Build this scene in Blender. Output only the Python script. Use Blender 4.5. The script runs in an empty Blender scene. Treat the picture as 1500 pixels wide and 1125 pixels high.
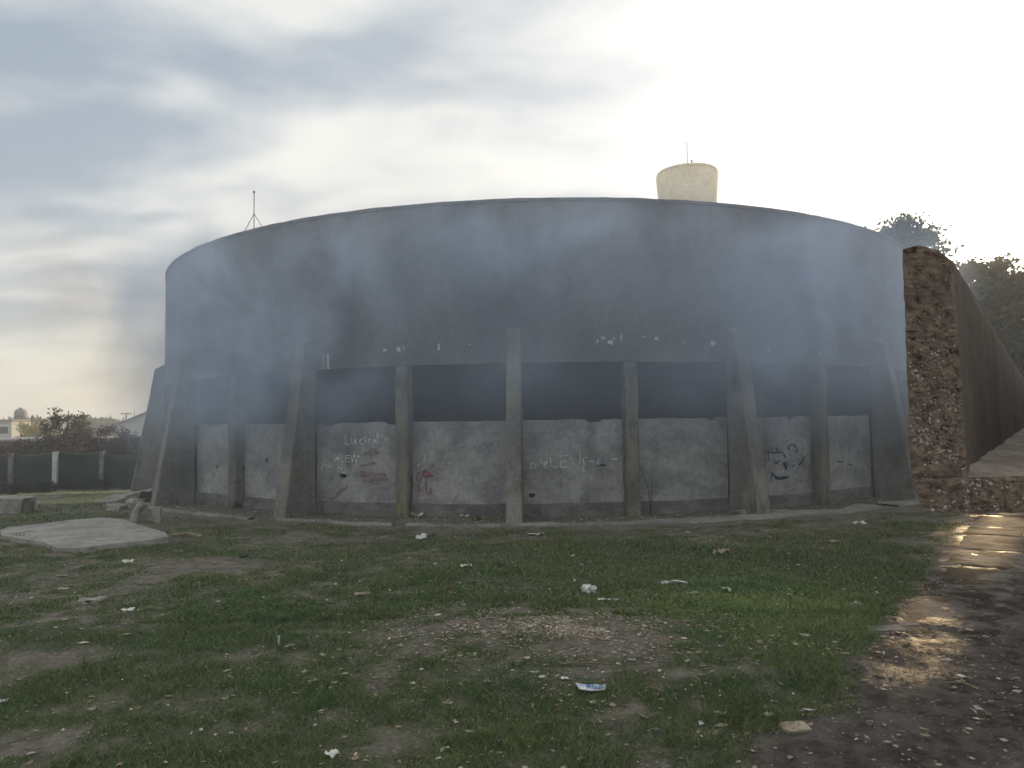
import bpy, bmesh, math, random
import numpy as np
from mathutils import Vector, Matrix, noise

random.seed(7)
RNG = np.random.default_rng(11)
S = bpy.context.scene
COL = S.collection
R_ = math.radians

# ------------------------------------------------------------------ camera
CAM_H, FPX, W0, H0 = 1.6, 1040.0, 1500, 1125
PITCH, ROLL = math.atan(53.5 / FPX), R_(0.80)
fwd = Vector((0, math.cos(PITCH), math.sin(PITCH)))
right0 = Vector((1, 0, 0)); up0 = right0.cross(fwd)
rgt = right0 * math.cos(ROLL) - up0 * math.sin(ROLL)
up = right0 * math.sin(ROLL) + up0 * math.cos(ROLL)
cd = bpy.data.cameras.new('camera'); cam = bpy.data.objects.new('camera', cd); COL.objects.link(cam)
cd.sensor_fit = 'HORIZONTAL'; cd.sensor_width = 36; cd.lens = FPX / W0 * 36
cd.clip_start = 0.05; cd.clip_end = 3000
m3 = Matrix((rgt, up, -fwd)).transposed()
cam.matrix_world = Matrix.Translation((0, 0, CAM_H)) @ m3.to_4x4()
S.camera = cam

def ray(u, v):
    return (fwd + rgt * ((u - W0 / 2) / FPX) - up * ((v - H0 / 2) / FPX)).normalized()
EYE = Vector((0, 0, CAM_H))

ROTS, LOCS = -20, (5.2, 0.7, 0)
# ------------------------------------------------------------------ light
SUN_D = ray(1392, 362)                       # towards the sun
sun_el = math.asin(SUN_D.z); sun_az = math.atan2(SUN_D.x, SUN_D.y)
sl = bpy.data.lights.new('sun', 'SUN'); sl.energy = 2.6; sl.angle = R_(0.6); sl.color = (1, 0.70, 0.38)
so = bpy.data.objects.new('sun', sl); COL.objects.link(so)
so.rotation_euler = SUN_D.to_track_quat('Z', 'Y').to_euler(); so.location = (20, 30, 20)

world = bpy.data.worlds.new('World'); S.world = world; world.use_nodes = True
nt = world.node_tree; nt.nodes.clear()
def N(t, **kw):
    n = nt.nodes.new(t)
    for k, v in kw.items(): setattr(n, k, v)
    return n
def lk(a, b): nt.links.new(a, b)
def M(op, a, b=None, c=None, clamp=False):
    n = nt.nodes.new('ShaderNodeMath'); n.operation = op; n.use_clamp = clamp
    for i, x in enumerate((a, b, c)):
        if x is None: continue
        if isinstance(x, (int, float)): n.inputs[i].default_value = x
        else: nt.links.new(x, n.inputs[i])
    return n.outputs[0]
def VM(op, a, b=None):
    n = nt.nodes.new('ShaderNodeVectorMath'); n.operation = op
    for i, x in enumerate((a, b)):
        if x is None: continue
        if isinstance(x, (tuple, list, Vector)): n.inputs[i].default_value = tuple(x)
        else: nt.links.new(x, n.inputs[i])
    return n
def MIX(f, a, b, bt='MIX'):
    n = nt.nodes.new('ShaderNodeMix'); n.data_type = 'RGBA'; n.blend_type = bt; n.clamp_factor = True
    for i, x in ((0, f), (6, a), (7, b)):
        if isinstance(x, (int, float)): n.inputs[i].default_value = x
        elif isinstance(x, tuple): n.inputs[i].default_value = x if len(x) == 4 else (*x, 1)
        else: nt.links.new(x, n.inputs[i])
    return n.outputs[2]
def NOISE(vec, scale, detail=4, rough=.55, dist=0.0):
    n = nt.nodes.new('ShaderNodeTexNoise'); n.inputs['Scale'].default_value = scale
    n.inputs['Detail'].default_value = detail; n.inputs['Roughness'].default_value = rough
    n.inputs['Distortion'].default_value = dist
    nt.links.new(vec, n.inputs['Vector']); return n.outputs['Fac']
def RAMP(f, a, b, lo=0., hi=1.):
    n = nt.nodes.new('ShaderNodeMapRange'); n.interpolation_type = 'SMOOTHSTEP'
    nt.links.new(f, n.inputs[0])
    for i, x in ((1, a), (2, b), (3, lo), (4, hi)): n.inputs[i].default_value = x
    return n.outputs[0]

tc = N('ShaderNodeTexCoord').outputs['Generated']
dirn = VM('NORMALIZE', tc).outputs[0]
sep = N('ShaderNodeSeparateXYZ'); lk(dirn, sep.inputs[0])
sky = N('ShaderNodeTexSky', sky_type='NISHITA'); sky.sun_disc = False
sky.sun_elevation = sun_el; sky.sun_rotation = sun_az; sky.dust_density = 2.5
zz = M('MAXIMUM', sep.outputs[2], 0.0)
inv = M('DIVIDE', 1.0, M('ADD', zz, 0.22))
cmb = N('ShaderNodeCombineXYZ'); lk(M('MULTIPLY', sep.outputs[0], inv), cmb.inputs[0]); lk(M('MULTIPLY', sep.outputs[1], inv), cmb.inputs[1])
# cloud sheets drifting on a slant
mp = N('ShaderNodeMapping'); lk(cmb.outputs[0], mp.inputs[0]); mp.inputs['Rotation'].default_value = (0, 0, R_(ROTS)); mp.inputs['Scale'].default_value = (.9, 1.55, 1); mp.inputs['Location'].default_value = LOCS
n1 = NOISE(mp.outputs[0], .80, 5, .46, .5)
n2 = NOISE(mp.outputs[0], 2.1, 6, .50, .35)
cl = M('ADD', M('MULTIPLY', n1, .60), M('MULTIPLY', n2, .40))
cover = RAMP(cl, .38, .58)
dots = VM('DOT_PRODUCT', dirn, SUN_D).outputs['Value']
dpos = M('MAXIMUM', dots, 0.0)
g1 = M('POWER', dpos, 5.0); g2 = M('POWER', dpos, 18.0); g3 = M('POWER', dpos, 260.0)
blue = MIX(g1, (1.75, 2.25, 2.85), (2.4, 2.9, 3.45))
blue = MIX(.30, blue, MIX(1.0, sky.outputs[0], (.55, .55, .55), 'MULTIPLY'))
white = MIX(g1, (4.25, 4.35, 4.20), (4.5, 4.6, 4.55))
skyc = MIX(cover, blue, white)
low = RAMP(sep.outputs[2], 0.0, .16, 1., 0.)
skyc = MIX(M('MULTIPLY', low, .75), skyc, (3.1, 3.55, 2.85))
def addc(base, f, col):
    n = nt.nodes.new('ShaderNodeMix'); n.data_type = 'RGBA'; n.blend_type = 'ADD'; n.clamp_factor = False; n.clamp_result = False
    nt.links.new(f, n.inputs[0]); nt.links.new(base, n.inputs[6]); n.inputs[7].default_value = (*col, 1); return n.outputs[2]
skyc = addc(skyc, g2, (5.5, 5.3, 5.0))
skyc = addc(skyc, g3, (22, 19, 15))
bg = N('ShaderNodeBackground'); lk(skyc, bg.inputs[0]); bg.inputs[1].default_value = 0.10
wo = N('ShaderNodeOutputWorld'); lk(bg.outputs[0], wo.inputs[0])

vs = S.view_settings; vs.view_transform = 'Standard'; vs.look = 'None'; vs.gamma = 1; vs.exposure = 1.10; vs.use_curve_mapping = False
S.render.engine = 'CYCLES'
cy = S.cycles; cy.use_denoising = True; cy.max_bounces = 6; cy.diffuse_bounces = 3; cy.glossy_bounces = 2; cy.transmission_bounces = 2
cy.volume_bounces = 3; cy.transparent_max_bounces = 8; cy.volume_max_steps = 64; cy.volume_step_rate = .7
cy.sample_clamp_indirect = 3; cy.use_adaptive_sampling = True; cy.adaptive_threshold = .02

# ------------------------------------------------------------------ helpers
def tag(o, label=None, cat=None, group=None, kind=None):
    if label: o['label'] = label
    if cat: o['category'] = cat
    if group: o['group'] = group
    if kind: o['kind'] = kind
    return o
def empty(name, loc, label, cat, group=None):
    o = bpy.data.objects.new(name, None); COL.objects.link(o); o.location = loc; o.empty_display_size = .2
    return tag(o, label, cat, group)
def pyobj(name, verts, faces, mats=None, parent=None, smooth=False):
    me = bpy.data.meshes.new(name); me.from_pydata([tuple(v) for v in verts], [], faces); me.update()
    o = bpy.data.objects.new(name, me); COL.objects.link(o)
    if mats: me.materials.append(mats)
    if parent: o.parent = parent
    if smooth: me.polygons.foreach_set('use_smooth', [True] * len(me.polygons))
    return o
def npmesh(name, V, F, mat_, col=None, smooth=False):
    """V (n,3), F (m,k) numpy"""
    me = bpy.data.meshes.new(name); k = F.shape[1]
    me.vertices.add(len(V)); me.vertices.foreach_set('co', V.astype(np.float32).ravel())
    me.loops.add(F.size); me.loops.foreach_set('vertex_index', F.astype(np.int32).ravel())
    me.polygons.add(len(F)); me.polygons.foreach_set('loop_start', np.arange(0, F.size, k, dtype=np.int32))
    me.polygons.foreach_set('loop_total', np.full(len(F), k, dtype=np.int32))
    if smooth: me.polygons.foreach_set('use_smooth', np.ones(len(F), dtype=bool))
    me.update(calc_edges=True)
    if col is not None:
        a = me.attributes.new('tint', 'FLOAT_COLOR', 'POINT')
        c = np.ones((len(V), 4), dtype=np.float32); c[:, :3] = col; a.data.foreach_set('color', c.ravel())
    me.materials.append(mat_)
    o = bpy.data.objects.new(name, me); COL.objects.link(o); return o
class MB:
    def __init__(s): s.v = []; s.f = []
    def add(s, vs, fs):
        b = len(s.v); s.v += [tuple(v) for v in vs]; s.f += [tuple(b + i for i in f) for f in fs]; return s
    def box(s, c, d, rz=0, tilt=(0, 0)):
        M_ = Matrix.Translation(c) @ Matrix.Rotation(rz, 4, 'Z') @ Matrix.Rotation(tilt[0], 4, 'X') @ Matrix.Rotation(tilt[1], 4, 'Y')
        vs = [M_ @ Vector((x * d[0] / 2, y * d[1] / 2, z * d[2] / 2)) for x in (-1, 1) for y in (-1, 1) for z in (-1, 1)]
        return s.add(vs, [(0, 1, 3, 2), (4, 6, 7, 5), (0, 4, 5, 1), (2, 3, 7, 6), (0, 2, 6, 4), (1, 5, 7, 3)])
    def tube(s, pts, rad, n=6):
        pts = [Vector(p) for p in pts]
        if not isinstance(rad, (list, tuple)): rad = [rad] * len(pts)
        vs = []
        for i, p in enumerate(pts):
            t = (pts[min(i + 1, len(pts) - 1)] - pts[max(i - 1, 0)]).normalized()
            a = t.orthogonal().normalized() if abs(t.z) < .99 else Vector((1, 0, 0)); b = t.cross(a)
            for k in range(n):
                q = 2 * math.pi * k / n; vs.append(p + (a * math.cos(q) + b * math.sin(q)) * rad[i])
        fs = [(i * n + k, i * n + (k + 1) % n, (i + 1) * n + (k + 1) % n, (i + 1) * n + k) for i in range(len(pts) - 1) for k in range(n)]
        fs += [tuple(range(n - 1, -1, -1)), tuple((len(pts) - 1) * n + k for k in range(n))]
        return s.add(vs, fs)
    def build(s, name, m, parent=None, smooth=False): return pyobj(name, s.v, s.f, m, parent, smooth)

def vnoise(x, y, seed=0):
    x = np.asarray(x, float); y = np.asarray(y, float)
    xi = np.floor(x).astype(np.int64); yi = np.floor(y).astype(np.int64); fx = x - xi; fy = y - yi
    fx = fx * fx * (3 - 2 * fx); fy = fy * fy * (3 - 2 * fy)
    def h(a, b):
        n = (a * 374761393 + b * 668265263 + seed * 974711) & 0xffffffff
        n = ((n ^ (n >> 13)) * 1274126177) & 0xffffffff
        return ((n ^ (n >> 16)) & 0xffff) / 65535.0
    return (h(xi, yi) * (1 - fx) + h(xi + 1, yi) * fx) * (1 - fy) + (h(xi, yi + 1) * (1 - fx) + h(xi + 1, yi + 1) * fx) * fy
def fbm(x, y, o=4, seed=0):
    t = 0; a = .5; s = 0
    for k in range(o): t = t + a * vnoise(x * 2 ** k, y * 2 ** k, seed + k * 17); s += a; a *= .5
    return t / s
def sst(a, b, x):
    t = np.clip((x - a) / (b - a), 0, 1); return t * t * (3 - 2 * t)

def terrain(x, y):
    x = np.asarray(x, float); y = np.asarray(y, float)
    d = -0.70 * sst(12.5, 23, y) * sst(-4, -10, x) - 2.0 * sst(28, 60, y) * sst(-8, -18, x)
    near = sst(40, 18, y)
    r = (fbm(x * .55, y * .55, 3, 3) - .5) * .10 + (fbm(x * 3.2, y * 3.2, 3, 9) - .5) * .035
    rc = np.hypot(x - .7, y - 22.2)
    return d + r * near * sst(10.6, 12.2, rc)
def tz(x, y): return float(terrain(x, y))
def ground(u, v):
    d = ray(u, v); z = 0.0
    for _ in range(6):
        t = (z - CAM_H) / d.z; p = EYE + d * t; z = tz(p.x, p.y)
    return Vector((p.x, p.y, z))
def at(u, v, Y):
    d = ray(u, v); return EYE + d * (Y / d.y)

# ------------------------------------------------------------------ materials
def newmat(name):
    global nt
    m = bpy.data.materials.new(name); m.use_nodes = True; nt = m.node_tree
    return m, nt.nodes['Principled BSDF']
def mat(name, c1, c2, scale=3, rough=.85, bump=.3, bscale=30, stretch=(1, 1, 1), stain=None, lo=.35, hi=.65, spots=None, rnd=True, metallic=0, spec=.3):
    m, b = newmat(name)
    tcn = nt.nodes.new('ShaderNodeTexCoord'); v = tcn.outputs['Object']
    if rnd:
        oi = nt.nodes.new('ShaderNodeObjectInfo'); ov = nt.nodes.new('ShaderNodeVectorMath'); ov.operation = 'SCALE'
        ov.inputs[0].default_value = (37, 53, 11); nt.links.new(oi.outputs['Random'], ov.inputs['Scale'])
        v = VM('ADD', v, ov.outputs[0]).outputs[0]
    mpn = nt.nodes.new('ShaderNodeMapping'); nt.links.new(v, mpn.inputs[0]); mpn.inputs['Scale'].default_value = stretch
    a = NOISE(mpn.outputs[0], scale, 8, .62)
    c = MIX(RAMP(a, lo, hi), c1, c2)
    fine = NOISE(v, scale * 9, 5, .7)
    c = MIX(.55, c, MIX(1.0, c, MIX(RAMP(fine, .3, .7), (.62, .62, .62), (1.3, 1.3, 1.3)), 'MULTIPLY'))
    if stain:                                    # vertical run-off streaks
        ms = nt.nodes.new('ShaderNodeMapping'); nt.links.new(v, ms.inputs[0]); ms.inputs['Scale'].default_value = stain[2]
        s = NOISE(ms.outputs[0], stain[1], 6, .6); c = MIX(RAMP(s, stain[3], stain[4]), c, stain[0])
    if spots:
        s = NOISE(v, spots[1], 3, .5); c = MIX(RAMP(s, spots[2], spots[3]), c, spots[0])
    nt.links.new(c, b.inputs['Base Color']); b.inputs['Roughness'].default_value = rough
    b.inputs['Metallic'].default_value = metallic; b.inputs['Specular IOR Level'].default_value = spec
    if bump:
        bn = nt.nodes.new('ShaderNodeBump'); bn.inputs['Strength'].default_value = bump; bn.inputs['Distance'].default_value = .02
        nt.links.new(NOISE(v, bscale, 8, .7), bn.inputs['Height']); nt.links.new(bn.outputs[0], b.inputs['Normal'])
    return m
def flat(name, c, rough=.8, spec=.3):
    m, b = newmat(name); v = nt.nodes.new('ShaderNodeTexCoord').outputs['Object']
    k = NOISE(v, 14, 4, .6); c2 = tuple(x * .65 for x in c)
    nt.links.new(MIX(RAMP(k, .35, .65), c, c2), b.inputs['Base Color'])
    b.inputs['Roughness'].default_value = rough; b.inputs['Specular IOR Level'].default_value = spec; return m

M_drum = mat('sooty_concrete', (.115, .11, .115), (.20, .19, .185), .9, .95, .35, 18, (1, 1, .45), ((.085, .082, .085), 1.0, (1.6, 1.6, .22), .50, .78), rnd=False)
M_rim = mat('rim_concrete', (.10, .10, .10), (.17, .165, .16), 2, .9, .4, 30)
M_panel = mat('plastered_panel', (.26, .25, .255), (.40, .385, .385), 1.7, .95, .5, 40, (1, 1, 1.6), ((.15, .145, .14), 1.7, (1.0, 1.0, .6), .52, .74), lo=.36, hi=.6)
M_panel2 = mat('plastered_panel_pale', (.25, .25, .245), (.39, .385, .37), 1.2, .95, .5, 40, (1, 1, 1.8), ((.16, .155, .15), 1.6, (1.6, 1.6, .5), .58, .78), lo=.36, hi=.6)
M_plinth = mat('damp_plinth', (.13, .125, .122), (.22, .21, .205), 3, .95, .5, 30, (1, 1, 2))
M_fin = mat('fin_concrete', (.17, .16, .145), (.28, .26, .235), 1.8, .92, .5, 45, (1, 1, .6), ((.09, .085, .07), 2.2, (2, 2, .3), .53, .75), spots=((.11, .12, .07), 1.3, .58, .8))
M_col = mat('mossy_column', (.13, .12, .105), (.25, .235, .20), 4, .95, .8, 45, (1, 1, .35), ((.235, .215, .12), 4, (2, 2, .5), .52, .66), spots=((.085, .078, .068), 3, .54, .70))
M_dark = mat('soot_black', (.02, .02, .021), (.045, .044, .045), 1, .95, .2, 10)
M_apron = mat('apron_concrete', (.20, .19, .17), (.34, .32, .29), 1.5, .95, .6, 30)
M_slab = mat('slab_concrete', (.27, .25, .235), (.41, .385, .36), 1.6, .93, .8, 35, spots=((.19, .17, .15), 3.2, .54, .72))
M_rubble = mat('rubble_concrete', (.22, .20, .18), (.40, .37, .33), 5, .95, .7, 40)
M_agg = mat('broken_aggregate', (.20, .145, .11), (.37, .285, .22), 26, .9, .9, 160, rnd=False, spots=((.06, .04, .03), 17, .58, .70))
M_stone = mat('aggregate_stone', (.13, .10, .08), (.50, .43, .37), 45, .7, .3, 200, rnd=False, spec=.5)
M_chan = mat('flume_concrete', (.105, .085, .07), (.15, .125, .103), 1.3, .92, .5, 70, (1, 1, .8), ((.08, .066, .055), 1.0, (.8, .8, .45), .5, .75), rnd=False)
M_silt = mat('silty_floor', (.16, .125, .10), (.33, .27, .22), 2.5, .75, .6, 40, rnd=False)
M_path = mat('path_slab', (.11, .097, .085), (.225, .20, .175), 2.2, .8, 1.0, 24, (1, 1, 1), spots=((.05, .036, .027), 2.4, .44, .58), spec=.15, rnd=False)
M_paintw = flat('white_paint', (.75, .77, .77)); M_paintr = flat('red_paint', (.30, .10, .09)); M_paintp = flat('faded_pink_paint', (.30, .22, .215))
M_paintd = flat('dark_paint', (.018, .025, .055)); M_paintc = flat('cyan_paint', (.12, .30, .38)); M_painty = flat('pale_paint', (.40, .39, .37))
M_bark = mat('bark', (.05, .04, .03), (.11, .09, .07), 8, .95, .6, 40)
M_metal = flat('grey_metal', (.16, .165, .17), .5)
M_tower = mat('cream_render', (.56, .50, .36), (.64, .58, .44), .5, .9, .2, 8)
M_hwhite = flat('white_render', (.62, .63, .63)); M_hgrey = flat('grey_render', (.30, .31, .32)); M_roof = flat('dull_red_roof', (.17, .10, .09))
M_post = mat('post_concrete', (.42, .42, .41), (.58, .58, .56), 3, .9, .3, 30)
M_cloth = mat('shade_cloth', (.018, .035, .035), (.03, .055, .05), 2, .9, .2, 60)
M_window = flat('dark_glass', (.03, .035, .04), .2)
M_wood = mat('dry_wood', (.18, .14, .10), (.34, .28, .2), 10, .9, .4, 60)
M_paper = mat('dirty_paper', (.55, .54, .50), (.72, .71, .68), 12, .8, .2, 60)
M_tan = mat('tan_card', (.32, .26, .19), (.48, .41, .32), 12, .85, .2, 60)
M_brownl = mat('brown_leaf', (.14, .085, .05), (.22, .14, .08), 12, .85, .2, 60)
M_blackp = flat('dark_plastic', (.03, .03, .032), .4)
M_greenp = flat('pale_green_wrapper', (.42, .50, .36), .5)

def tintmat(name, rough=.8, trans=0.0, spec=.3):
    m, b = newmat(name); a = nt.nodes.new('ShaderNodeAttribute'); a.attribute_name = 'tint'
    nt.links.new(a.outputs['Color'], b.inputs['Base Color']); b.inputs['Roughness'].default_value = rough
    b.inputs['Specular IOR Level'].default_value = spec
    if trans:
        t = nt.nodes.new('ShaderNodeBsdfTranslucent'); nt.links.new(a.outputs['Color'], t.inputs[0])
        mx = nt.nodes.new('ShaderNodeMixShader'); mx.inputs[0].default_value = trans
        nt.links.new(b.outputs[0], mx.inputs[1]); nt.links.new(t.outputs[0], mx.inputs[2])
        nt.links.new(mx.outputs[0], nt.nodes['Material Output'].inputs[0])
    return m
M_grass = tintmat('grass_blades', .75, .25, .25); M_leaf = tintmat('leaves', .6, .35, .3); M_chip = tintmat('litter_chips', .7, 0, .4)

# ground: colour attribute (turf cover, mud cover, painted verge sunlight) drives the mix
gm, b = newmat('ground_soil')
at_ = nt.nodes.new('ShaderNodeAttribute'); at_.attribute_name = 'tint'
sp = nt.nodes.new('ShaderNodeSeparateColor'); nt.links.new(at_.outputs['Color'], sp.inputs[0])
v = nt.nodes.new('ShaderNodeTexCoord').outputs['Object']
n_a = NOISE(v, 1.7, 8, .65); n_b = NOISE(v, 26, 6, .7); n_c = NOISE(v, 7, 6, .65)
soil = MIX(RAMP(n_c, .35, .65), (.115, .10, .075), (.215, .19, .15))
soil = MIX(RAMP(n_b, .50, .66), soil, (.30, .275, .23))
turf = MIX(RAMP(n_c, .3, .7), (.05, .075, .03), (.095, .125, .05))
turf = MIX(RAMP(n_b, .5, .7), turf, (.12, .11, .07))
mud = MIX(RAMP(n_c, .35, .62), (.045, .037, .031), (.13, .112, .095))
cfin = MIX(sp.outputs[0], soil, turf); cfin = MIX(sp.outputs[1], cfin, mud)
cfin = MIX(sp.outputs[2], cfin, MIX(RAMP(n_c, .3, .7), (.30, .29, .16), (.42, .40, .24)))  # sunlight on the far verge put into its colour as a pale strip
nt.links.new(cfin, b.inputs['Base Color'])
rg = nt.nodes.new('ShaderNodeMapRange'); nt.links.new(M('MULTIPLY', sp.outputs[1], RAMP(n_a, .42, .58)), rg.inputs[0]); rg.inputs[3].default_value = .95; rg.inputs[4].default_value = .50
nt.links.new(rg.outputs[0], b.inputs['Roughness']); b.inputs['Specular IOR Level'].default_value = .32
bn = nt.nodes.new('ShaderNodeBump'); bn.inputs['Strength'].default_value = .9; bn.inputs['Distance'].default_value = .045
nt.links.new(M('ADD', n_b, n_c), bn.inputs['Height']); nt.links.new(bn.outputs[0], b.inputs['Normal'])

# ------------------------------------------------------------------ ground
def edge_x(y): return 2.86 + (y - 5.5) * .75             # left edge of the muddy path
def masks(x, y):
    """turf cover, mud cover, sunlight painted on the verge"""
    e = edge_x(y) + (fbm(x * 1.1, y * 1.1, 4, 40) - .5) * 1.5 * sst(9, 4, y) + (fbm(x * 3, y * 3, 3, 41) - .5) * .3
    mudm = sst(-.22, .12, x - e)
    big = fbm(x * .42 + 4, y * .6, 4, 21); mid = fbm(x * 1.6, y * 2.0, 4, 22); fine = fbm(x * 6, y * 6, 3, 23)
    t = .60 + 1.2 * (big - .47) + 1.7 * (mid - .47) + 1.5 * (fine - .5)
    chips = np.exp(-(((x - .32) / 1.15) ** 2 + ((y - 5.35) / .95) ** 2) ** 1.3)
    t = t - .80 * chips
    t = t - .45 * np.exp(-(((x + 3.2) / 1.1) ** 2 + ((y - 5.0) / .35) ** 2))
    t = t - .5 * np.exp(-(((x + 1.9) / .9) ** 2 + ((y - 3.75) / .25) ** 2)) - .3 * np.exp(-(((x + 3.4) / 1.6) ** 2 + ((y - 8.2) / .5) ** 2))
    t = t + .8 * np.exp(-(((x - 2.1) / .9) ** 2 + ((y - 6.2) / 1.1) ** 2)) + .35 * np.exp(-(((x - 2.5) / 2.5) ** 2 + ((y - 8) / 2.) ** 2))
    t = t - .12 * sst(7.5, 11, y) * sst(3, -1, x) - .25 * sst(10.6, 11.4, y) * sst(-8, -5, x)
    rc = np.hypot(x - .7, y - 22.2); t = t - 1.2 * sst(11.9, 11.2, rc)
    t = t - .5 * sst(4.3, 3.2, y) * sst(-.3, .8, x) * (mid > .5)
    t = np.clip(t, 0, 1) * (1 - mudm)
    yv = 24.6 + .18 * (x + 18)                               # line of the left verge that gets painted sunlight
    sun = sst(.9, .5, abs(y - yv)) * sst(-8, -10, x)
    return t, mudm, sun, chips
xs = np.concatenate([[-280, -150, -90, -60, -45, -34, -27], np.arange(-22, -8, .35), np.arange(-8, 9, .055), np.arange(9, 22, .4), [26, 34, 50, 80, 150, 280]])
ys = np.concatenate([[-60, -20, -8, -2, 0, 1.2, 2.], np.arange(2.5, 9, .045), np.arange(9, 14, .09), np.arange(14, 30, .35), [32, 35, 39, 44, 50, 60, 80, 120, 200, 400]])
X, Y = np.meshgrid(xs, ys); Z = terrain(X, Y)
t, mu, sun_paint, ch = masks(X, Y)
mudrel = mu * ((fbm(X * 7, Y * 7, 3, 60) - .5) * .06 + (vnoise(X * 18, Y * 18, 61) - .5) * .02) * sst(9, 7, Y)
Z = Z + mudrel
V = np.stack([X, Y, Z], -1).reshape(-1, 3)
nx, ny = len(xs), len(ys); I = (np.arange(ny - 1)[:, None] * nx + np.arange(nx - 1)[None]).ravel()
F = np.stack([I, I + 1, I + nx + 1, I + nx], -1)
g = npmesh('ground', V, F, gm, np.stack([t, mu, sun_paint], -1).reshape(-1, 3), True); tag(g, kind='structure')

# ------------------------------------------------------------------ round tank building
C0 = Vector((.7, 22.2, 0)); R = 10.4; DF = 360 / 17; F0 = -3.6
RP = R - .10                                                   # outer face of the low panels
def P(phi, r, z): return (r * math.sin(phi), -r * math.cos(phi), z)
tank = empty('round_building', C0, 'huge round sooty concrete building with buttress fins and an open slit under its drum', 'building')
def ring(name, r0, r1, z0, z1, m, a0=0, a1=360, n=256, parent=tank, smooth=True, jit=0, jz=0, seed=0):
    closed = a1 - a0 >= 360; k = n if closed else n + 1; vs = []
    for i in range(k):
        a = R_(a0 + (a1 - a0) * i / n); x = math.sin(a) * 40; y = math.cos(a) * 40
        j = (noise.noise(Vector((x, y, seed))) * jit); q = noise.noise(Vector((x * .7, y * .7, seed + 5))) * jz
        vs += [P(a, r1 + j, z0), P(a, r1 + j, z1 + q), P(a, r0 - j, z1 + q), P(a, r0 - j, z0)]
    fs = []
    for i in range(n):
        p, q = i * 4, ((i + 1) % k) * 4
        for t_ in range(4): fs.append((p + t_, q + t_, q + (t_ + 1) % 4, p + (t_ + 1) % 4))
    if not closed: fs += [(0, 1, 2, 3), (k * 4 - 1, k * 4 - 2, k * 4 - 3, k * 4 - 4)]
    o = pyobj(name, vs, fs, m, parent)
    if smooth:
        o.data.polygons.foreach_set('use_smooth', [True] * len(fs))
        bm = bmesh.new(); bm.from_mesh(o.data); bmesh.ops.recalc_face_normals(bm, faces=bm.faces)
        for e in bm.edges:
            if len(e.link_faces) == 2 and e.calc_face_angle(0) > .6: e.smooth = False
        bm.to_mesh(o.data); bm.free()
    return o
# upper drum with shallow shuttering lifts
drum = ring('drum', R - .22, R, 2.56, 5.285, M_drum, n=360, jit=.006, jz=.01)
ring('rim', R - .26, R + .014, 5.29, 5.345, M_rim, n=360, jit=.008, jz=.014, seed=3)
ring('roof', .3, R - .23, 4.9, 5.05, M_dark, n=120)  # unseen cap added inside the drum to keep the interior dark
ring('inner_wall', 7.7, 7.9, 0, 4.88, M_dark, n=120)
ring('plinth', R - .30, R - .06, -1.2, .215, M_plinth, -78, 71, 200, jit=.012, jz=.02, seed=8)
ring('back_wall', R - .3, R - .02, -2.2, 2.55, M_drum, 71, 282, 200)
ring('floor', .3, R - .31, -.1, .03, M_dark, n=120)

def chipped(bm_obj, amt, cuts, seed, sz=6.):
    bm = bmesh.new(); bm.from_mesh(bm_obj.data)
    bmesh.ops.subdivide_edges(bm, edges=bm.edges[:], cuts=cuts, use_grid_fill=True)
    for v_ in bm.verts:
        nv = noise.noise_vector(Vector(v_.co) * sz + Vector((seed, seed * 2, 0)))
        e = noise.noise(Vector(v_.co) * 2.3 + Vector((seed, 0, 9)))
        v_.co += nv * amt * (.5 + abs(e) * 1.5)
    bmesh.ops.recalc_face_normals(bm, faces=bm.faces)
    bm.to_mesh(bm_obj.data); bm.free()
def fin(phi, idx):
    w = .125; eb, et, zt = .74, .24, 3.02
    vs = []
    for s in (-1, 1):
        for (r, z) in ((R - .05, -.9), (R + eb + .12, -.9), (R + eb, .02), (R + et, zt), (R + .03, zt + .12), (R - .05, zt + .12)):
            vs.append((s * w, -r, z))
    fs = [(0, 1, 2, 3, 4, 5), (11, 10, 9, 8, 7, 6)] + [(i, 6 + i, 6 + (i + 1) % 6, (i + 1) % 6) for i in range(6)]
    bm = bmesh.new(); vv = [bm.verts.new(v_) for v_ in vs]
    for f_ in fs: bm.faces.new([vv[i] for i in f_])
    bmesh.ops.recalc_face_normals(bm, faces=bm.faces)
    # slice into lifts so the edges can be chipped
    for zc in np.arange(-.1, 3.1, .1):
        bmesh.ops.bisect_plane(bm, geom=bm.verts[:] + bm.edges[:] + bm.faces[:], plane_co=(0, 0, zc), plane_no=(0, 0, 1))
    bmesh.ops.bevel(bm, geom=[e for e in bm.edges if len(e.link_faces) == 2 and e.calc_face_angle(0) > .9], offset=.018, segments=1, affect='EDGES')
    for v_ in bm.verts:
        q = Vector(v_.co) * 5 + Vector((idx * 9.1, 0, 0)); v_.co += noise.noise_vector(q) * .012
    me = bpy.data.meshes.new('buttress'); bm.to_mesh(me); bm.free(); me.materials.append(M_fin)
    o = bpy.data.objects.new('buttress', me); COL.objects.link(o); o.parent = tank; o.rotation_euler.z = phi
    return o
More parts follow.
